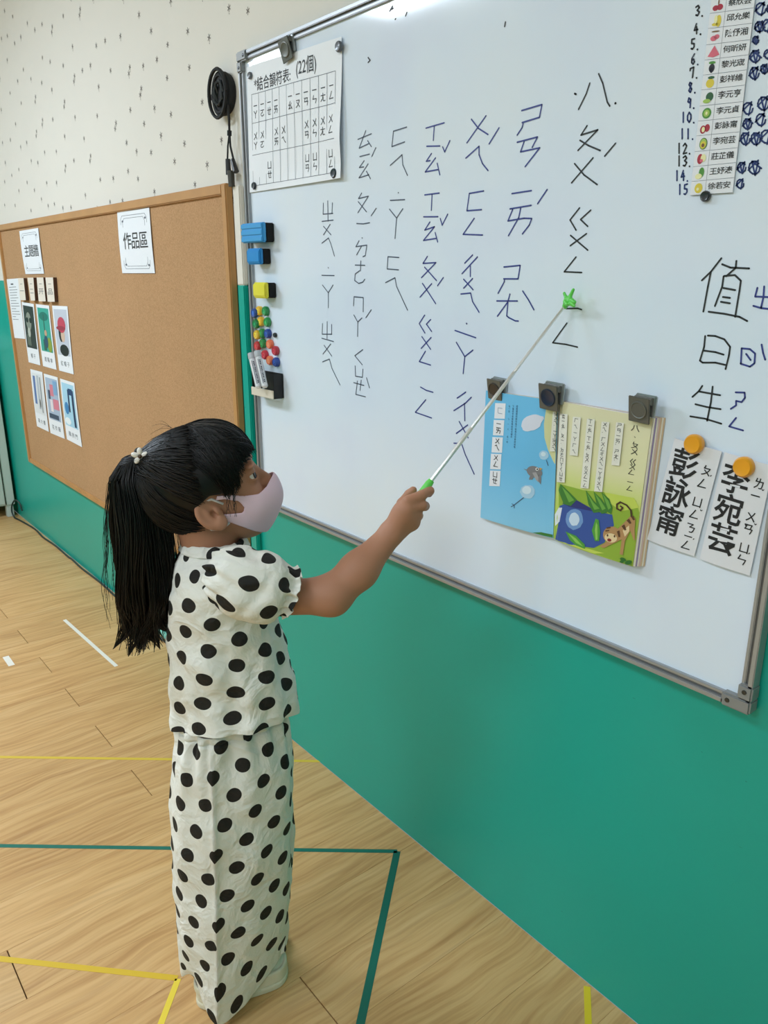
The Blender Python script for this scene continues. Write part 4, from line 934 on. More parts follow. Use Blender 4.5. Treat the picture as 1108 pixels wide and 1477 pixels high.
def poly_sd(x, y, pts):
    """2D signed distance to a polygon (negative inside)"""
    d = np.full(x.shape, 1e9); s = np.ones(x.shape); n = len(pts)
    for i in range(n):
        a = pts[i]; b = pts[i-1]; ex, ey = b[0]-a[0], b[1]-a[1]; wx, wy = x-a[0], y-a[1]
        t = np.clip((wx*ex+wy*ey)/(ex*ex+ey*ey), 0, 1); d = np.minimum(d, (wx-ex*t)**2+(wy-ey*t)**2)
        c1_ = y >= a[1]; c2_ = y < b[1]; c3_ = ex*wy > ey*wx
        s = np.where((c1_ & c2_ & c3_) | (~c1_ & ~c2_ & ~c3_), -s, s)
    return s*np.sqrt(d)
class Field:
    def __init__(s, lo, hi, h):
        s.lo = np.array(lo, float); s.h = h; s.n = np.ceil((np.array(hi)-s.lo)/h).astype(int)+1
        s.a = np.full(tuple(s.n), .03, dtype=np.float32); s.ax = [s.lo[i]+h*np.arange(s.n[i], dtype=np.float32) for i in range(3)]
    def sub(s, lo, hi):
        i0 = np.clip(((np.array(lo)-s.lo)/s.h).astype(int), 0, s.n-1); i1 = np.clip(((np.array(hi)-s.lo)/s.h).astype(int)+2, 1, s.n)
        sl = tuple(slice(int(i0[k]), int(max(i1[k], i0[k]+1))) for k in range(3))
        return sl, (s.ax[0][sl[0]][:, None, None], s.ax[1][sl[1]][None, :, None], s.ax[2][sl[2]][None, None, :])
    def put(s, fn, lo, hi, k=.01):
        sl, P = s.sub(np.array(lo)-.02, np.array(hi)+.02); s.a[sl] = smin(s.a[sl], np.minimum(fn(P), .03).astype(np.float32)*1.0, k) if k > 0 else np.minimum(s.a[sl], fn(P)); return s
    def cone(s, a, b, ra, rb, k=.01):
        r = max(ra, rb)+k; lo = np.minimum(a, b)-r; hi = np.maximum(a, b)+r; return s.put(lambda P: cone(P, a, b, ra, rb), lo, hi, k)
    def ell(s, c, r, k=.01): c = np.array(c); r_ = np.array(r)+k; return s.put(lambda P: ell(P, c, r), c-r_, c+r_, k)
    def mesh(s):
        import openvdb as vdb
        g = vdb.FloatGrid(.03); g.copyFromArray(np.ascontiguousarray(s.a)); v, q = g.convertToQuads(isovalue=0.0)[:2]
        return v.astype(float)*s.h+s.lo, q[:, ::-1]
def relax(v, q, it=2, f=.5):
    """Laplacian smoothing of a quad mesh"""
    e = np.concatenate([q[:, [i, (i+1) % 4]] for i in range(4)]); e = np.concatenate([e, e[:, ::-1]])
    for _ in range(it):
        acc = np.zeros_like(v); cnt = np.zeros(len(v)); 
        for k in range(3): acc[:, k] = np.bincount(e[:, 0], v[e[:, 1], k], len(v))
        cnt = np.maximum(np.bincount(e[:, 0], minlength=len(v)), 1); v = v*(1-f)+acc/cnt[:, None]*f
    return v

# ---- head (its own frame: x to the face, z to the crown), pitched up as the child looks at the tip
HC = np.array([.007, 0, 1.040]); HP = math.radians(24); HCc, HSs = math.cos(HP), math.sin(HP)
def h2l(p): return (HC[0]+p[0]*HCc-p[2]*HSs, p[1], HC[2]+p[0]*HSs+p[2]*HCc)
def l2h(P):
    x = P[0]-HC[0]; z = P[2]-HC[2]; return (x*HCc+z*HSs, P[1], -x*HSs+z*HCc)
def px2h(u, v, dep): q = l2h(bp(u, v, dep)); return (q[0], q[2])
def skull(Q):
    d = ell(Q, (-.008, 0, .045), (.086, .070, .077))
    d = smin(d, ell(Q, (.040, 0, .052), (.046, .056, .052)), .02)
    d = smin(d, ell(Q, (.036, 0, -.012), (.052, .054, .072)), .025)
    d = smin(d, ell(Q, (.050, 0, -.048), (.034, .036, .032)), .02)
    A = (Q[0], np.abs(Q[1]), Q[2])
    d = smin(d, ell(A, (.060, .030, -.024), (.026, .024, .028)), .015)
    return d
def face(Q):
    d = skull(Q); A = (Q[0], np.abs(Q[1]), Q[2])
    d = smax(d, -ell(A, (.101, .031, .016), (.017, .017, .012)), .012)       # eye socket
    d = smin(d, ell(A, (.083, .031, .034), (.010, .020, .006)), .012)        # brow ridge
    d = smin(d, cone(Q, (.085, 0, .022), (.099, 0, -.008), .006, .0085), .010)  # nose
    d = smin(d, ell(A, (.093, .008, -.012), (.009, .007, .006)), .006)
    d = smin(d, ell(Q, (.086, 0, -.034), (.010, .019, .0055)), .006); d = smin(d, ell(Q, (.084, 0, -.043), (.010, .017, .006)), .006)  # lips
    d = smin(d, ell(Q, (.074, 0, -.061), (.013, .015, .013)), .012)          # chin
    eb = np.sqrt((A[0]-.0760)**2+(A[1]-.031)**2+(A[2]-.017)**2)-.0135        # eyelids: a bulb with an almond opening
    d = smin(d, eb, .004)
    ca, sa = math.cos(.55), math.sin(.55); u = (A[0]-.0760)*ca+(A[1]-.031)*sa; w = -(A[0]-.0760)*sa+(A[1]-.031)*ca
    op = np.sqrt((w/.0105)**2+((A[2]-.0165-.12*np.abs(w))/.0044)**2+(np.maximum(.004-u, 0)/.003)**2)-1
    d = smax(d, -op*.005, .0012)
    return d
def ear(Q, s=1):
    """ear on the side y = -.072*s.. built in a tilted disc frame"""
    A = (Q[0]+.006, Q[1]*s+.071, Q[2]+.001); a = .35; x = A[0]*math.cos(a)+A[2]*math.sin(a); z = -A[0]*math.sin(a)+A[2]*math.cos(a)
    y = A[1]+.35*(x+.003)                                                    # flares outward to the back
    y = A[1]-(.012+.45*np.minimum(x+.0, 0)*1.0)*-1*0 + (-x*.42)*-1*1.0 if False else A[1]+(-x)*.45
    d = np.sqrt((x/.0185)**2+(z/.0285)**2+(y/.0075)**2); d = (d-1)*.0075
    d = smax(d, -((np.sqrt(((x-.001)/.0125)**2+((z-.003)/.0205)**2+((y+.0075)/.0062)**2)-1)*.006), .002)
    d = smin(d, (np.sqrt(((x-.001)/.004)**2+((z-.004)/.014)**2+((y+.001)/.004)**2)-1)*.004, .003)
    d = smax(d, -((np.sqrt(((x-.006)/.005)**2+((z+.003)/.007)**2+((y+.004)/.008)**2)-1)*.005), .002)
    d = smin(d, (np.sqrt(((x-.013)/.004)**2+((z+.004)/.006)**2+((y+.003)/.005)**2)-1)*.004, .003)
    d = smin(d, (np.sqrt(((x-.003)/.008)**2+((z+.024)/.007)**2+((y+.001)/.0045)**2)-1)*.0045, .004)
    return d

def bodyfield():
    F = Field((-.16, -.20, 0.0), (.44, .20, 1.24), .002)
    # torso, neck, hips, legs
    F.ell((.012, 0, .86), (.060, .082, .09), .02); F.ell((.018, 0, .74), (.070, .074, .11), .03); F.ell((.005, 0, .62), (.070, .070, .08), .03)
    F.cone((.0, 0, .90), (.004, 0, .985), .044, .040, .02); F.cone((-.002, 0, .95), (-.018, 0, 1.03), .040, .044, .02)
    for s in (-1, 1):
        F.ell((.012, s*.066, .898), (.036, .036, .032), .02)
        F.cone((.0, s*.040, .58), (.005, s*.050, .33), .044, .034, .02); F.cone((.005, s*.050, .33), ((-.045, -.008, .09) if s < 0 else (-.04, .092, .09)), .032, .022, .015)
        hh, tt_ = ((-.088, -.018), (.103, .030)) if s < 0 else ((-.080, .085), (.093, .105))
        pa = [hh[k]+(tt_[k]-hh[k])*.2 for k in (0, 1)]; pb = [hh[k]+(tt_[k]-hh[k])*.66 for k in (0, 1)]; pc = [hh[k]+(tt_[k]-hh[k])*.82 for k in (0, 1)]
        F.cone((*pa, .038), (*pb, .034), .019, .018, .015); F.cone((*pb, .034), (*pc, .030), .018, .013, .01)
    # head
    F.put(lambda P: face(l2h(P)), HC-np.array([.13, .09, .12]), HC+np.array([.14, .09, .16]), .012)
    for s in (-1, 1): F.put(lambda P, s=s: ear(l2h(P), -s*-1 if s == 1 else 1) if False else ear(l2h(P), 1 if s < 0 else -1), h2l((-.03, min(s*.055, s*.10), -.04)), h2l((.02, max(s*.055, s*.10), .04)), .004)
    # right arm: shoulder, elbow, wrist
    S_, E_, W_ = (.03, -.080, .895), bp(478, 859, -.115), bp(562, 773, -.090)
    F.cone(S_, E_, .028, .0305, .015); mid = bp(518, 822, -.105)
    F.cone(E_, mid, .0305, .0285, .02); F.cone(mid, W_, .0290, .0200, .02)
    # hand: back of the hand, palm heel and five fingers closed on the grip
    b = bp
    F.cone(b(566, 766, -.090), b(583, 738, -.094), .019, .0175, .012); F.cone(b(580, 762, -.084), b(592, 748, -.088), .0145, .0135, .012)
    F.ell(b(585, 742, -.090), (.022, .014, .022), .01); F.ell(b(594, 751, -.086), (.014, .012, .017), .01)
    fingers = [
     (((588, 723, -.098), (609, 714, -.094), (620, 708, -.082), (619, 712, -.070)), (.0096, .0082, .0074, .0064)),
     (((590, 733, -.100), (609, 729, -.095), (613, 730, -.076), (603, 733, -.062)), (.0098, .0086, .0078, .0066)),
     (((588, 744, -.098), (602, 742, -.092), (604, 744, -.073), (599, 745, -.060)), (.0096, .0082, .0075, .0064)),
     (((583, 755, -.092), (597, 756, -.086), (598, 757, -.070), (593, 757, -.058)), (.0086, .0074, .0067, .0058)),
     (((572, 748, -.076), (580, 726, -.060), (590, 713, -.055), (596, 707, -.057)), (.0105, .0090, .0078, .0066))]
    for pts, rs in fingers:
        Q = [b(*p) for p in pts]
        for i in range(3): F.cone(Q[i], Q[i+1], rs[i], rs[i+1], .0028 if i else .006)
    # left arm, hanging relaxed on the far side with a loosely curled hand
    LS, LE, LW = (.02, .100, .895), (-.005, .135, .735), (.035, .140, .605)
    F.cone(LS, LE, .033, .027, .015); F.cone(LE, LW, .027, .019, .012); F.cone(LW, (.048, .138, .56), .018, .018, .012)
    for i, (dx, L) in enumerate(((.016, .045), (.005, .050), (-.006, .046), (-.016, .038))):
        a_ = (.050+dx, .140, .548); m_ = (.056+dx, .142, .548-L*.55); e_ = (.052+dx*.9, .134, .548-L)
        F.cone(a_, m_, .0078, .0070, .003); F.cone(m_, e_, .0070, .0058, .003)
    F.cone((.060, .132, .575), (.076, .122, .545), .0085, .0072, .006); F.cone((.076, .122, .545), (.076, .118, .525), .0072, .0060, .003)
    return F
SKIN = mat('skin', 'ae7c62', .55, spec=.35, var=.05, vscale=30, sss=.12, bump=.06, bscale=300)
Fb = bodyfield(); v, q = Fb.mesh(); v = relax(v, q, 1, .4); lmesh('body', v, q.tolist(), SKIN); del Fb
# eyes
for s in (-1, 1):
    c = np.array(h2l((.0752, s*.031, .0168))); look = np.array([math.cos(.35)*1.0, 0, math.sin(.62)]); look = look/np.linalg.norm(look); look = Vector((.90, -.20, .36)).normalized()
    m = MB(); m.cur = 0
    prof = [(math.cos(t)*.0122, math.sin(t)*.0122) for t in np.linspace(PI, .62, 16)]
    m.lathe(c, look, prof, 24); m.cur = 1; m.lathe(c, look, [(.0086, .0088), (.0104, .0068), (.0114, .0038)], 20); m.cur = 2; m.lathe(c, look, [(.01135, .0039), (.0121, .0001)], 16)
    o = mesh('eye', m.v, m.f, [mat('eye_white', 'd5cdc6', .2), mat('eye_iris', '2a1710', .15), mat('eye_pupil', '090606', .1)], person, True); o.data.polygons.foreach_set('material_index', m.mi)

m = MB()
for s in (-1, 1): m.tube([h2l(p) for p in ((.0905, s*.014, .036), (.0880, s*.024, .0415), (.0800, s*.036, .043), (.0700, s*.045, .039))], [.0010, .0017, .0016, .0006], 6)
mesh('eyebrows', m.v, m.f, mat('brow_hair', '2a1d18', .8), person, True)
# ---- strands: many tapered tubes in one mesh
def strands(P, r0, r1, n=3):
    """P: (count, k, 3) numpy paths -> tube mesh arrays"""
    P = np.asarray(P, float); N, K = P.shape[:2]; d = np.gradient(P, axis=1); d /= np.linalg.norm(d, axis=2, keepdims=True)+1e-9
    a = np.cross(d, np.array([.3, .2, .93])); a /= np.linalg.norm(a, axis=2, keepdims=True)+1e-9; b = np.cross(d, a)
    f = np.linspace(0, 1, K)[None, :, None]; r = np.minimum(np.minimum(1, f*6+.35), 1)*(np.asarray(r0).reshape(-1, 1, 1)*(1-f)+r1*f)
    V = np.stack([P+a*r*math.cos(2*PI*j/n)+b*r*math.sin(2*PI*j/n) for j in range(n)], axis=2).reshape(-1, 3)
    idx = np.arange(N*K*n).reshape(N, K, n); q = np.stack([idx[:, :-1, :], np.roll(idx, -1, 2)[:, :-1, :], np.roll(idx, -1, 2)[:, 1:, :], idx[:, 1:, :]], -1).reshape(-1, 4)
    return V, q
def surf(dirs, off):
    """point on the skull at distance off along directions (head frame)"""
    c = np.array([-.005, 0, .035]); D = dirs/(np.linalg.norm(dirs, axis=-1, keepdims=True)+1e-9); t = np.full(D.shape[:-1], .17)
    for _ in range(14):
        p = c+D*t[..., None]; t = t-(skull((p[..., 0], p[..., 1], p[..., 2]))-off)
    return c+D*t[..., None]
def slerp(a, b, f):
    a = a/np.linalg.norm(a, axis=-1, keepdims=True); b = b/np.linalg.norm(b, axis=-1, keepdims=True)
    w = np.arccos(np.clip((a*b).sum(-1, keepdims=True), -1, 1))+1e-6; return (np.sin((1-f)*w)*a+np.sin(f*w)*b)/np.sin(w)
nr = np.random.RandomState(5)
def toloc(P): P = np.asarray(P); return np.stack(h2l((P[..., 0], P[..., 1], P[..., 2])), -1)
HAIR = mat('black_hair', '0a0909', .45, spec=.35); 
def hair_material():
    t = NT(HAIR); t.b.inputs['Anisotropic'].default_value = .5; t.b.inputs['Sheen Weight'].default_value = .0
    tc = t.n('ShaderNodeTexCoord'); n = t.n('ShaderNodeTexNoise', i_Scale=40.0); t.l(tc.outputs['Object'], n.inputs['Vector'])
    t.l(t.ramp(n.outputs[0], [(.35, '050505'), (.7, '0e0b0b')]), t.b.inputs['Base Color'])
hair_material()
TIE = np.array([-.103, -.004, 1.118]); th_ = l2h(TIE); tie_dir = np.array([th_[0]+.005, th_[1], th_[2]-.035])
# cap
Hf = Field(HC-np.array([.14, .10, .12]), HC+np.array([.14, .10, .17]), .002)
cap_poly = [px2h(*p) for p in ((376, 600, -.02), (376, 640, -.03), (366, 652, -.04), (350, 672, -.055), (340, 690, -.06), (334, 708, -.066), (318, 714, -.07), (302, 716, -.072), (288, 728, -.07), (284, 748, -.06), (272, 775, -.04), (240, 790, -.02), (180, 780, 0), (150, 640, 0), (200, 540, 0), (330, 540, 0))]
def capfn(P):
    Q = l2h(P); d = skull(Q)-.0085; d = smax(d, poly_sd(Q[0]+0*Q[2]+0*Q[1], Q[2]+0*Q[0]+0*Q[1], cap_poly), .006); return smax(d, -(skull(Q)+.012), .002)
sl, P = Hf.sub(Hf.lo, Hf.lo+Hf.n*Hf.h); Hf.a[sl] = np.minimum(.03, capfn(P)); v, q = Hf.mesh(); v = relax(v, q, 2, .5)
hv, hq = [v], [q]; 
def addh(V, Q): hv.append(V); hq.append(Q+sum(len(a) for a in hv[:-1]))
# back section pulled to the tie: start from the parting, above the ears and the nape
K = 12; f = np.linspace(0, 1, K)[None, :, None]
def part_dir(s):
    """s -1 (near ear) .. 0 crown .. 1 (far ear)"""
    s = np.asarray(s); ang = s*1.62; return np.stack([.10+.22*np.cos(ang)-.10*np.abs(s), np.sin(ang)*.80, np.cos(ang)*.98-.05], -1)
N1 = 620; s = nr.uniform(-1, 1, N1); st = part_dir(s)+nr.normal(0, .03, (N1, 3)); st[:, 0] += .0
en = np.repeat(tie_dir[None]/np.linalg.norm(tie_dir), N1, 0)+np.stack([np.zeros(N1), nr.normal(0, .07, N1), nr.normal(0, .09, N1)], -1)
D = slerp(st[:, None, :]+0*f, en[:, None, :]+0*f, f); D[..., 2] -= (.10*np.sin(f*PI)*nr.uniform(.0, 1, (N1, 1, 1)))[..., 0]
off = .009+nr.uniform(0, .004, (N1, 1))+.006*f[..., 0]**4
addh(*strands(toloc(surf(D, off)), nr.uniform(.0008, .0016, N1), .0008))
N2 = 260; a_ = nr.uniform(-1, 1, N2); st = np.stack([-.15-.55*(1-np.abs(a_)), a_*.85, -.62-.30*(1-np.abs(a_))+nr.uniform(-.1, .35, N2)], -1)   # nape upwards
en = np.repeat(tie_dir[None]/np.linalg.norm(tie_dir), N2, 0)+nr.normal(0, .06, (N2, 3)); D = slerp(st[:, None, :]+0*f, en[:, None, :]+0*f, f)
addh(*strands(toloc(surf(D, .008+nr.uniform(0, .004, (N2, 1))+0*f[..., 0])), nr.uniform(.0008, .0015, N2), .0008))
# front section: from the parting forward and down, ending in bangs and side locks
N3 = 900; s = nr.uniform(-1, 1, N3); st = part_dir(s*.62)+nr.normal(0, .03, (N3, 3))
e_px = [(374, 647, -.030), (367, 652, -.040), (360, 658, -.050), (352, 672, -.056), (343, 697, -.062), (337, 708, -.066), (329, 712, -.068), (320, 714, -.071)]
ed = []
for (a, b, c) in e_px:
    hx, hz = px2h(a, b, c); ed.append((hx+.005, c, hz-.035))
ed = [(ed[0][0]+.006, 0.0, ed[0][2]), (ed[0][0]+.004, -.015, ed[0][2])]+ed; ed = np.array(ed)
t = nr.uniform(0, 1, N3)**.85*(len(ed)-1); i0 = np.minimum(t.astype(int), len(ed)-2); fr = (t-i0)[:, None]; en = ed[i0]*(1-fr)+ed[i0+1]*fr
ssign = np.where(s < 0, 1, -1)[:, None]; en = en*np.concatenate([np.ones((N3, 1)), ssign, np.ones((N3, 1))], 1)
front = np.abs(s) < .25; st[:, 0] += .12*nr.rand(N3)
en = en/np.linalg.norm(en, axis=1, keepdims=True); en[:, 2] += nr.normal(0, .04, N3)+.02
D = slerp(st[:, None, :]+0*f, en[:, None, :]+0*f, f); off = .010+nr.uniform(0, .005, (N3, 1))+.004*np.sin(f[..., 0]*PI)
addh(*strands(toloc(surf(D, off)), nr.uniform(.0008, .0016, N3), .0004))
# flyaway wisps on the crown and the side lock falling before the ear
N4 = 26; sdir = part_dir(nr.uniform(-.5, .5, N4)); sdir[:, 0] -= .25; p0 = toloc(surf(sdir, .012)); K2 = 9; f2 = np.linspace(0, 1, K2)[None, :, None]
ax = nr.normal(0, 1, (N4, 3)); ax[:, 0] -= 1.0; ax[:, 2] = np.abs(ax[:, 2])*.7+.3; ax /= np.linalg.norm(ax, axis=1, keepdims=True)
Pw = p0[:, None, :]+ax[:, None, :]*f2*nr.uniform(.02, .055, (N4, 1, 1)); Pw[..., 2] -= f2[..., 0]**2*.022; addh(*strands(Pw, .00035, .0002))
N5 = 10; Pl = []
for i in range(N5):
    b0 = (336+nr.uniform(-8, 6), 700, -.072); pp = [bp(b0[0]+nr.uniform(-1, 1)+math.sin(k*.9+i)*2, b0[1]+k*6.5*(1 if i % 2 else .8), -.072-.002*k+.001*i) for k in range(8)]; Pl.append(pp)
addh(*strands(np.array(Pl), .0007, .0003))
lmesh('hair', np.concatenate(hv), np.concatenate(hq).tolist(), HAIR)
# ponytail
ctr = [(206, 657, 0, 7), (194, 664, 0, 16), (191, 690, 0, 28), (200, 730, 0, 37), (206, 775, 0, 42), (208, 820, 0, 43), (208, 860, 0, 41), (207, 900, 0, 36), (205, 942, 0, 32)]
CT = np.array([bp(a, b, c) for a, b, c, w in ctr]); CW = np.array([w for *_, w in ctr])/860.; K3 = 26; tt = np.linspace(0, 1, K3)
def interp(A, t): x = t*(len(A)-1); i = np.minimum(x.astype(int), len(A)-2); fr = x-i; fr = fr if A.ndim == 1 else fr[..., None]; return A[i]*(1-fr)+A[i+1]*fr
N6 = 1500; ang = nr.uniform(0, 2*PI, N6); rad = np.sqrt(nr.uniform(0.02, 1, N6)); end = nr.uniform(.80, 1.0, N6); end[:60] = nr.uniform(.95, 1.04, 60)
T_ = tt[None, :]*end[:, None]; Cc = interp(CT, np.clip(T_, 0, 1)); Wd = interp(CW, np.clip(T_, 0, 1))
wav = nr.uniform(0, 2*PI, N6)[:, None]; frq = nr.uniform(10, 20, N6)[:, None]; amp = nr.uniform(.0006, .0028, N6)[:, None]*(T_**.7)
clump = np.floor(ang/(2*PI)*9)[:, None]
X = Cc[..., 0]+Wd*np.cos(ang)[:, None]*rad[:, None]*(1-.25*T_**6)+amp*np.sin(frq*T_+wav)+.007*T_*np.sin(T_*11+clump*1.7)
Y = Cc[..., 1]+Wd*.85*np.sin(ang)[:, None]*rad[:, None]+amp*np.cos(frq*T_+wav*1.3)+.006*T_*np.cos(T_*9+clump*2.1)
Z = Cc[..., 2]+.0*T_
# pointed locks at the end
lock = nr.randint(0, 6, N6); lx_ = np.array([-.036, -.016, .004, .024, .050, -.004])[lock][:, None]; ly_ = np.array([.0, -.02, .02, -.01, .01, 0.])[lock][:, None]
g = np.clip((T_-.76)/.24, 0, 1)**1.3*(.62+.38*(nr.rand(N6)[:, None] < .75)); X = X*(1-g)+(interp(CT, np.clip(T_, 0, 1))[..., 0]+lx_*(1+g*.3))*g; Y = Y*(1-g)+ly_*g; Z = Z+g*np.abs(lx_)*.35
PV, PQ = strands(np.stack([X, Y, Z], -1), nr.uniform(.0009, .0019, N6), .0006)
# loose wavy wisps on the left and right
N7 = 34; sgn = np.where(nr.rand(N7) < .6, -1, 1)[:, None]; e7 = nr.uniform(.5, .9, N7)[:, None]; T7 = tt[None, :]*e7; C7 = interp(CT, T7); W7 = interp(CW, T7)
X7 = C7[..., 0]+sgn*W7*(1.0+nr.uniform(-.05, .32, (N7, 1))*T7*1.5)+.0035*np.sin(T7*nr.uniform(20, 34, (N7, 1))+wav[:N7])*T7; Y7 = C7[..., 1]+nr.uniform(-.03, .03, (N7, 1))+.003*np.sin(T7*25+wav[:N7]); 
WV, WQ = strands(np.stack([X7, Y7, C7[..., 2]], -1), .0006, .0003)
lmesh('ponytail', np.concatenate([PV, WV]), np.concatenate([PQ, WQ+len(PV)]).tolist(), HAIR)
# flower on the hair tie
m = MB(); m.tube([tuple(TIE+np.array([0, 0, 0])+.0155*np.array([0.25*math.cos(t), math.cos(t), math.sin(t)])) for t in np.linspace(0, 2*PI, 17)], .004, 8); o = m.build('hair_tie', mat('tie_black', '1a1818', .7), None, True, origin=(0, 0, 0)); o.parent = person
fc = np.array(bp(202, 658, -.026)); fl = bpy.data.objects.new('flower_clip', None); COL.objects.link(fl); fl.parent = person; fl.location = fc
for k in range(5):
    t = PI/2+k*2*PI/5; bm = bmesh.new(); bmesh.ops.create_uvsphere(bm, u_segments=12, v_segments=8, radius=1)
    for w in bm.verts: w.co = Vector((w.co.x*.0044, w.co.y*.003, w.co.z*.0062))
    m = MB(); m.addbm(bm, Matrix.Translation((.0078*math.cos(t), 0, .0078*math.sin(t))) @ Matrix.Rotation(-(t-PI/2), 4, 'Y')); o = mesh('petal', m.v, m.f, mat('petal_white', 'efe9e2', .25, coat=.4), fl, True)
m = MB(); m.lathe((0, -.0005, 0), (0, -1, 0), [(0, .0035), (.0025, .0032), (.0038, .0015)], 12); mesh('flower_centre', m.v, m.f, mat('flower_centre_brown', '4a382c', .4), fl, True)

# ---- face mask: a thin shell over nose, mouth and cheeks with ear straps
Mf = Field(HC-np.array([.05, .095, .10]), HC+np.array([.15, .095, .09]), .0016)
mp_ = [px2h(*p) for p in ((430, 660, 0), (396, 679, 0), (390, 686, -.004), (383, 698, -.02), (372, 709, -.038), (352, 714, -.052), (335, 714, -.062), (313, 716, -.073), (311, 724, -.074), (324, 722, -.07), (345, 724, -.060), (352, 731, -.055), (350, 738, -.054), (335, 741, -.058), (318, 744, -.066), (308, 744, -.07), (310, 753, -.07), (335, 756, -.055), (352, 760, -.045), (366, 762, -.025), (384, 764, -.005), (400, 768, 0), (440, 775, 0))]
def maskfn(P):
    Q = l2h(P); d = skull(Q); d = smin(d, cone(Q, (.085, 0, .022), (.098, 0, -.008), .006, .0085), .014)
    d = smin(d, ell(Q, (.073, 0, -.027), (.037, .036, .035)), .018)
    sh = np.abs(d-.0032)-.0013; return smax(sh, poly_sd(Q[0]+0*Q[1]+0*Q[2], Q[2]+0*Q[0]+0*Q[1], mp_), .0016)
sl, P = Mf.sub(Mf.lo, Mf.lo+Mf.n*Mf.h); Mf.a[sl] = np.minimum(.03, maskfn(P)); v, q = Mf.mesh(); v = relax(v, q, 2, .5)
MASK = mat('pink_mask_fabric', 'e4c6d6', .75, bump=.15, bscale=500)
lmesh('face_mask', v, q.tolist(), MASK)
m = MB()
for s in (-1, 1):
    pts = [h2l(p) for p in ((.020, s*.062, .004), (.008, s*.0655, .020), (-.008, s*.0665, .024), (-.020, s*.066, .012), (-.024, s*.065, -.006), (-.016, s*.060, -.026), (-.002, s*.056, -.034), (.014, s*.056, -.030))]
    m.tube(pts, .0022, 6)
mesh('ear_loop', m.v, m.f, mat('mask_loop_white', 'd9d3d4', .7), person, True)

# ================================================================== CLOTHES
def dots_material(name, a=.052, r=.0130, rot=0.35, base='e6e4dc', yellow=.0):
    m = mat(name, base, .8); t = NT(m); uvn = t.n('ShaderNodeUVMap'); mp = t.n('ShaderNodeMapping'); mp.inputs['Rotation'].default_value = (0, 0, rot); t.l(uvn.outputs[0], mp.inputs[0])
    sp = t.n('ShaderNodeSeparateXYZ'); t.l(mp.outputs[0], sp.inputs[0]); b = a*1.732; ds = []
    for (ox, oy) in ((0, 0), (a/2, b/2)):
        q = []
        for ax, per, o in ((0, a, ox), (1, b, oy)):
            s1 = t.math('ADD', sp.outputs[ax], o+1000*per); m1 = t.math('MODULO', s1, per); q.append(t.math('SUBTRACT', m1, per/2))
        ds.append(t.math('SQRT', t.math('ADD', t.math('MULTIPLY', q[0], q[0]), t.math('MULTIPLY', q[1], q[1]))))
    d = t.math('MINIMUM', ds[0], ds[1]); mask = t.math('LESS_THAN', d, r)
    c = srgb(base); t.l(t.mix(mask, c, srgb('16130f')), t.b.inputs['Base Color'])
    tc = t.n('ShaderNodeTexCoord'); n = t.n('ShaderNodeTexNoise', i_Scale=38.0, i_Detail=5.0, i_Distortion=1.2); t.l(tc.outputs['Object'], n.inputs['Vector']); 
    n2 = t.n('ShaderNodeTexNoise', i_Scale=17.0, i_Detail=3.0, i_Distortion=.8); t.l(tc.outputs['Object'], n2.inputs['Vector'])
    rg = t.math('SUBTRACT', 1.0, t.math('MULTIPLY', t.math('ABSOLUTE', t.math('SUBTRACT', n2.outputs[0], .5)), 5.0))
    t.bump(t.math('ADD', t.math('MULTIPLY', rg, .8), n.outputs[0]), .55, .005)
    return m
DOT = dots_material('polka_dot_cotton'); DOT2 = dots_material('polka_dot_trousers', .058, .0138, .2)
def ring_loft(name, rings, m, disp=None, parent=person, nth=96, nv=48, thick=.0012, uvw=None, uv0=(0, 0)):
    """rings: list of (v, [control points (x,y,z)...]) closed; Catmull-Rom around, smooth along"""
    C_ = np.array([r for r in rings], float)            # (R, n, 3)
    R_, n = C_.shape[:2]; th = np.linspace(0, n, nth, endpoint=False); i = th.astype(int); f_ = (th-i)[:, None]
    def cr(a, b, c, d, t): return .5*((2*b)+(c-a)*t+(2*a-5*b+4*c-d)*t*t+(3*b-a-3*c+d)*t**3)
    ar = np.stack([cr(r[(i-1) % n], r[i % n], r[(i+1) % n], r[(i+2) % n], f_) for r in C_])
    vv = np.linspace(0, R_-1, nv); j = np.minimum(vv.astype(int), R_-2); g_ = (vv-j)[:, None, None]
    P = cr(ar[np.maximum(j-1, 0)], ar[j], ar[j+1], ar[np.minimum(j+2, R_-1)], g_)
    nxt = np.roll(P, -1, 1); seg = np.linalg.norm(nxt-P, axis=2); per = seg.sum(1).max()
    c = P.mean(1, keepdims=True); 
    dth = nxt-np.roll(P, 1, 1); dv = np.gradient(P, axis=0); N = np.cross(dth, dv); N /= np.linalg.norm(N, axis=2, keepdims=True)+1e-9
    sg = np.sign(((P-c)*N).sum(2).mean()); N = N*sg
    T, Vv = np.meshgrid(np.linspace(0, 2*PI, nth, endpoint=False), np.linspace(0, 1, nv))
    if disp is not None: P = P+N*disp(T, Vv, P)[..., None]
    ln = np.concatenate([[0], np.cumsum(np.linalg.norm(np.diff(P, axis=0), axis=2).mean(1))])
    ucum = np.concatenate([[0], np.cumsum(np.linalg.norm(np.roll(P, -1, 1)-P, axis=2).mean(0))])
    # seam column duplicated for the fabric coordinates
    Pd = np.concatenate([P, P[:, :1]], 1); UV = np.stack(np.broadcast_arrays(ucum[None, :]+uv0[0], ln[:, None]+uv0[1]), -1)
    idx = np.arange(nv*(nth+1)).reshape(nv, nth+1); Q = np.stack([idx[:-1, :-1], idx[:-1, 1:], idx[1:, 1:], idx[1:, :-1]], -1).reshape(-1, 4)
    if sg > 0: pass
    o = mesh(name, Pd.reshape(-1, 3), Q.tolist(), m, parent, True, uv=UV.reshape(-1, 2))
    if thick:
        md = o.modifiers.new('thickness', 'SOLIDIFY'); md.thickness = thick; md.offset = -1
    return o
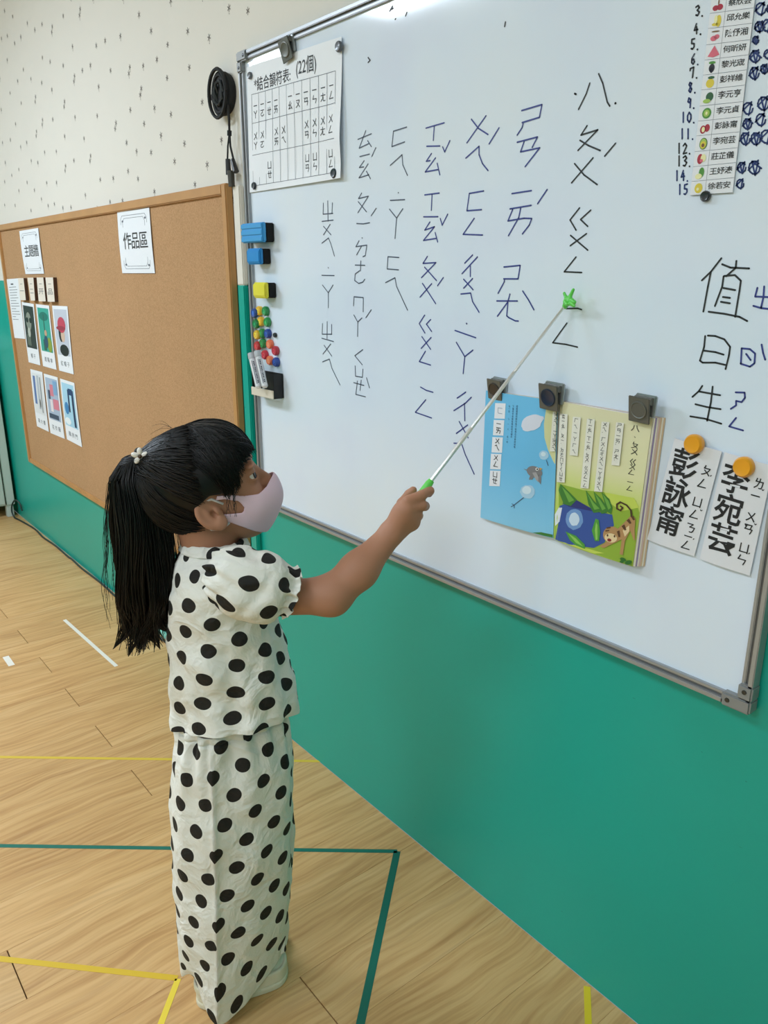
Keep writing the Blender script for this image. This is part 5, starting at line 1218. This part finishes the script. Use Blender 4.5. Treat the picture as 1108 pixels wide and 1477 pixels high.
def ellring(z, xb, xf, ry, cy=0, n=12, zf=None, pw=1.0):
    out = []
    for k in range(n):
        t = 2*PI*k/n; cx = (xb+xf)/2; rx = (xf-xb)/2; c, s = math.cos(t), math.sin(t)
        x = cx+rx*math.copysign(abs(c)**pw, c); y = cy+ry*math.copysign(abs(s)**pw, s); out.append((x, y, z+(zf(t) if zf else 0)))
    return out
def pn(P, s, seed=0):
    """cheap smooth noise from sines"""
    x, y, z = P[..., 0]*s, P[..., 1]*s, P[..., 2]*s
    return (np.sin(x*1.3+y*2.1+seed)*np.cos(z*1.7-x*.8+seed*2)+np.sin(z*2.3+y*1.1+seed*3)*np.sin(x*2.2+z*.6)*.7)*.55
lift = lambda t: .030*max(0, -math.sin(t))**1.0*1.0 + .006*max(0, math.cos(t))
blz = [(.968, -.040, .050, .050), (.955, -.050, .062, .066), (.938, -.060, .076, .090), (.915, -.068, .090, .106), (.885, -.074, .100, .112), (.84, -.080, .106, .108), (.79, -.083, .112, .106), (.74, -.085, .122, .106), (.69, -.087, .134, .108), (.655, -.088, .134, .110), (.632, -.088, .131, .112)]
rings = [ellring(z, a, b, r, 0, 12, (lambda t, k=k: lift(t)*(k/10)**1.5), .92) for k, (z, a, b, r) in enumerate(blz)]
def bdisp(T, V, P):
    return .0045*np.sin(T*7+1.3+V*2)*V**1.6+.003*np.sin(T*13+.4)*V**2+.0060*pn(P, 27, 1)*(.3+V)-.0040*np.abs(pn(P, 34, 7))+.0012*pn(P, 70, 4)+.0035*np.sin((P[...,2]*60+P[...,0]*45))*np.exp(-((P[...,2]-.80)/.05)**2)*np.clip(-np.sin(T),0,1)+.005*np.exp(-((T-4.9)/.10)**2)*V*(np.sin(V*9)*.5+.6)
ring_loft('blouse', rings, DOT, bdisp, nth=140, nv=90)
# collar band
ring_loft('collar', [ellring(.956, -.044, .054, .054), ellring(.966, -.041, .051, .050), ellring(.975, -.043, .055, .050), ellring(.971, -.047, .059, .054), ellring(.960, -.052, .064, .061)], DOT, lambda T, V, P: .0012*np.sin(T*17)*V, nth=72, nv=16, uv0=(.02, .013))
def sleeve(name, path, rads, seed, sag=.012):
    Pp = [np.array(p, float) for p in path]; rings = []
    for i, p in enumerate(Pp):
        d = Pp[min(i+1, len(Pp)-1)]-Pp[max(i-1, 0)]; d /= np.linalg.norm(d); yv = np.array([0, 1., 0]); yv -= d*(yv@d); yv /= np.linalg.norm(yv); up = np.cross(yv, d); up = up if up[2] > 0 or abs(up[2]) < .2 else -up
        rv, ry = rads[i]; rings.append([tuple(p+up*rv*math.sin(2*PI*k/12)+yv*ry*math.cos(2*PI*k/12)) for k in range(12)])
    def dd(T, V, P):
        e = np.exp(-((V-.0)/.22)**2)+np.exp(-((V-.84)/.10)**2)*1.1+.9*np.clip((V-.86)/.14, 0, 1)
        return .0040*np.sin(T*11+seed)*e+.0025*np.sin(T*19+seed*2)*e+.0050*pn(P, 38, seed)*np.sin(V*PI)-.0035*np.abs(pn(P, 46, seed+5))*np.sin(V*PI)+.0010*pn(P, 80, seed+1)
    return ring_loft(name, rings, DOT, dd, nth=120, nv=70, uv0=(.01*seed, .02))
L_ = lambda u, v, d: bp(u, v, d)
sleeve('sleeve', [L_(318, 822, -.085), L_(332, 829, -.100), L_(352, 842, -.112), L_(378, 848, -.116), L_(400, 850, -.116), L_(414, 853, -.116), L_(422, 855, -.116)],
       [(.036, .040), (.052, .046), (.058, .050), (.060, .050), (.052, .045), (.0355, .0335), (.042, .040)], 2)
sleeve('sleeve', [(.010, .085, .915), (.012, .100, .895), (.010, .112, .870), (.006, .120, .845), (.004, .125, .820), (.002, .128, .808), (.002, .129, .798)],
       [(.036, .040), (.050, .046), (.056, .046), (.056, .044), (.048, .040), (.035, .033), (.042, .038)], 5)

# trousers: two wide legs, a waistband with gathers
def leg_ring(z, pts, zo=None): return [(x, y, z+(zo[i] if zo else 0)) for i, (x, y) in enumerate(pts)]
near = [leg_ring(.648, [(-.080, -.004), (-.062, -.060), (-.020, -.088), (.055, -.074), (.100, -.030), (.102, .002), (.02, .006), (-.06, .004)]),
        leg_ring(.610, [(-.084, -.004), (-.066, -.062), (-.022, -.092), (.058, -.078), (.108, -.032), (.106, .003), (.02, .006), (-.06, .004)]),
        leg_ring(.53, [(-.098, -.006), (-.076, -.066), (-.026, -.102), (.060, -.084), (.114, -.034), (.108, .004), (.01, .008), (-.08, .006)]),
        leg_ring(.42, [(-.108, -.008), (-.084, -.066), (-.030, -.106), (.058, -.080), (.112, -.026), (.106, .006), (.01, .008), (-.09, .006)]),
        leg_ring(.28, [(-.112, -.008), (-.086, -.062), (-.036, -.104), (.052, -.070), (.108, -.012), (.102, .012), (.01, .012), (-.094, .008)]),
        leg_ring(.15, [(-.114, -.006), (-.088, -.055), (-.042, -.098), (.042, -.058), (.100, .000), (.096, .022), (.01, .020), (-.098, .012)]),
        leg_ring(.052, [(-.114, -.004), (-.088, -.030), (-.049, -.092), (.030, -.050), (.094, .010), (.090, .034), (.01, .030), (-.10, .018)], [.012, .030, -.030, -.010, .020, .02, .01, .01])]
def tdisp(seed):
    def dd(T, V, P):
        cr_ = np.exp(-(np.abs(T-2*PI*2/8)/.04)**1.1); g = np.exp(-(V/.25)**2)*np.clip(V*14, 0, 1)
        return .0085*cr_*np.clip(V*4, .2, 1)+.0045*np.sin((T-.4)*3+V*1.5)*np.sin(V*PI)+.0055*np.sin(T*15+seed)*g+.0022*np.sin(T*9+seed)*np.clip(1.1-V, 0, 1)+.0040*pn(P, 22, seed)*(.4+.6*np.sin(V*PI))+.0009*pn(P, 70, seed+3)-.0035*np.exp(-((V-.085)/.010)**2)-.0025*np.abs(pn(P, 30, seed+9))
    return dd
ring_loft('trouser_leg', near, DOT2, tdisp(1.0), nth=140, nv=130)
far_ = [[(x*.93+.004+(.012 if .2 < z < .6 and x > .08 else 0), -y+.012+.02*(1-min(1, z/.6)), z+(0 if i != 2 else 0)) for i, (x, y, z) in enumerate(r)] for r in near]
ring_loft('trouser_leg', far_, DOT2, tdisp(4.0), nth=110, nv=90, uv0=(.017, .011))

# clogs
CLOG = mat('clog_foam', 'dfd8c0', .55, bump=.1, bscale=200)
def clog(h, t, parent):
    h = np.array(h); t = np.array(t); d = t-h; L = np.linalg.norm(d); d /= L; n = np.array([-d[1], d[0], 0]); c = (h+t)/2
    F = Field(np.minimum(h, t)-np.array([.06, .06, .03]), np.maximum(h, t)+np.array([.06, .06, .10]), .002)
    sl, P = F.sub(F.lo, F.lo+F.n*F.h)
    x = (P[0]-h[0])*d[0]+(P[1]-h[1])*d[1]+0*P[2]; y = (P[0]-h[0])*n[0]+(P[1]-h[1])*n[1]+0*P[2]; z = P[2]+0*P[0]+0*P[1]
    hw = .029+.012*np.clip((x-.02)/(L*.6), 0, 1)
    xe = np.maximum(np.maximum(.036-x, x-(L-.044)), 0); prof = np.sqrt((xe/ (.036))**2+(y/hw)**2)-1; foot = prof*.032
    sole = smax(foot, np.abs(z-.010)-.0098, .006)
    upper = ell((x, y, z), (L-.062, 0, .018), (.058, .040, .046)); upper = smax(upper, foot-.000, .008)
    upper = smax(upper, -ell((x, y, z), (L-.085, 0, .018), (.062, .031, .036)), .004)
    rim = np.maximum(foot-.0, -(foot+.006)); rim = smax(rim, z-(.045+.0*x), .005); rim = smax(rim, -z, .001)
    strap = smax(np.abs(np.sqrt((np.maximum(.03-x, 0))**2+y**2)-.030)-.003, np.abs(z-.046)-.009, .004); strap = smax(strap, x-.075, .004)
    dd = smin(smin(sole, upper, .006), smin(rim, strap, .004), .004); dd = smax(dd, -z, .001)
    band = np.maximum(np.abs(z-.016)-.0018, np.abs(foot)-.0016); dd = smax(dd, -band, .001)
    F.a[sl] = np.minimum(.03, dd); v, q = F.mesh(); v = relax(v, q, 1, .5); v[:, 2] = np.maximum(v[:, 2], .0004)
    o = lmesh('clog', v, q.tolist(), CLOG)
    m = MB()
    for (a, b) in ((L-.030, -.014), (L-.030, .010), (L-.045, -.024), (L-.048, -.002), (L-.045, .020), (L-.064, -.014), (L-.064, .012)):
        rr = 1-((a-(L-.062))/.058)**2-(b/.040)**2; zz = .018+.046*math.sqrt(max(.05, rr)); p = h+d*a+n*b
        m.lathe((p[0], p[1], zz-.003), (0, 0, 1), [(0, .0028), (.0036, .0028)], 10)
    mesh('vent_holes', m.v, m.f, mat('clog_hole_dark', '3a3a34', .8), o); return o
clog((-.088, -.018, 0), (.103, .030, 0), person); clog((-.080, .085, 0), (.093, .105, 0), person)

# ================================================================== POINTER in the right hand
gtip = Vector(toW((.600, -.015, 1.352))); TIPW = W(821, 434, -.034)
g0 = Vector(toW(bp(611, 708, -.078))); top = W(815, 441, -.034); dr = (top-g0).normalized()
g_low = g0-dr*.062; g_up = g0+dr*.022
pt = empty('pointer', g_low, 'telescopic silver pointer with green grip and green hand-shaped tip, touching the whiteboard', 'pointer')
CHROME = mat('chrome', 'eceef0', .34, metal=.85)
GRN = mat('green_plastic', '5fd052', .35, coat=.3)
MB().lathe(g_low, dr, [(0, .004), (.002, .0062), (.030, .0068), (.078, .0066), (.084, .0052)], 18).build('grip', GRN, pt, smooth=True)
Lr = (top-g_up).length; segs = [(0, .30, .0036), (.30, .62, .0031), (.62, .99, .0026)]
for a, b, r in segs: MB().lathe(g_up+dr*(a*Lr-.004), dr, [(0, r), ((b-a)*Lr+.002, r), ((b-a)*Lr+.004, r*.8)], 16).build('rod_section', CHROME, pt, smooth=True)
# hand-shaped tip
tl = np.array(top)-np.array(BASE)
def w2l(p): d = Vector(p)-BASE; return (d.dot(fx), d.dot(vd), d.z)
def tp(u, v, y=-.034): return np.array(W(u, v, y))
Hh = Field(tp(821, 434)-np.array([.03, .03, .035]), tp(821, 434)+np.array([.03, .028, .035]), .0006)
def hc_(a, b, ra, rb, k=.002): Hh.cone(tp(*a), tp(*b), ra, rb, k)
hc_((815, 442), (818, 436), .0045, .0065); Hh.ell(tp(820, 434), (.0085, .0065, .0085), .002); hc_((817, 430), (814, 423), .0030, .0024); hc_((822, 429), (827, 418), .0034, .0026)
hc_((825, 433, -.038), (829, 436, -.040), .0036, .0030); hc_((823, 438, -.040), (828, 441, -.040), .0034, .0028); hc_((815, 435, -.039), (818, 439, -.042), .0032, .0028)
v, q = Hh.mesh(); v = relax(v, q, 2, .5); mesh('hand_tip', v, q.tolist(), GRN, pt, True, origin=g_low)
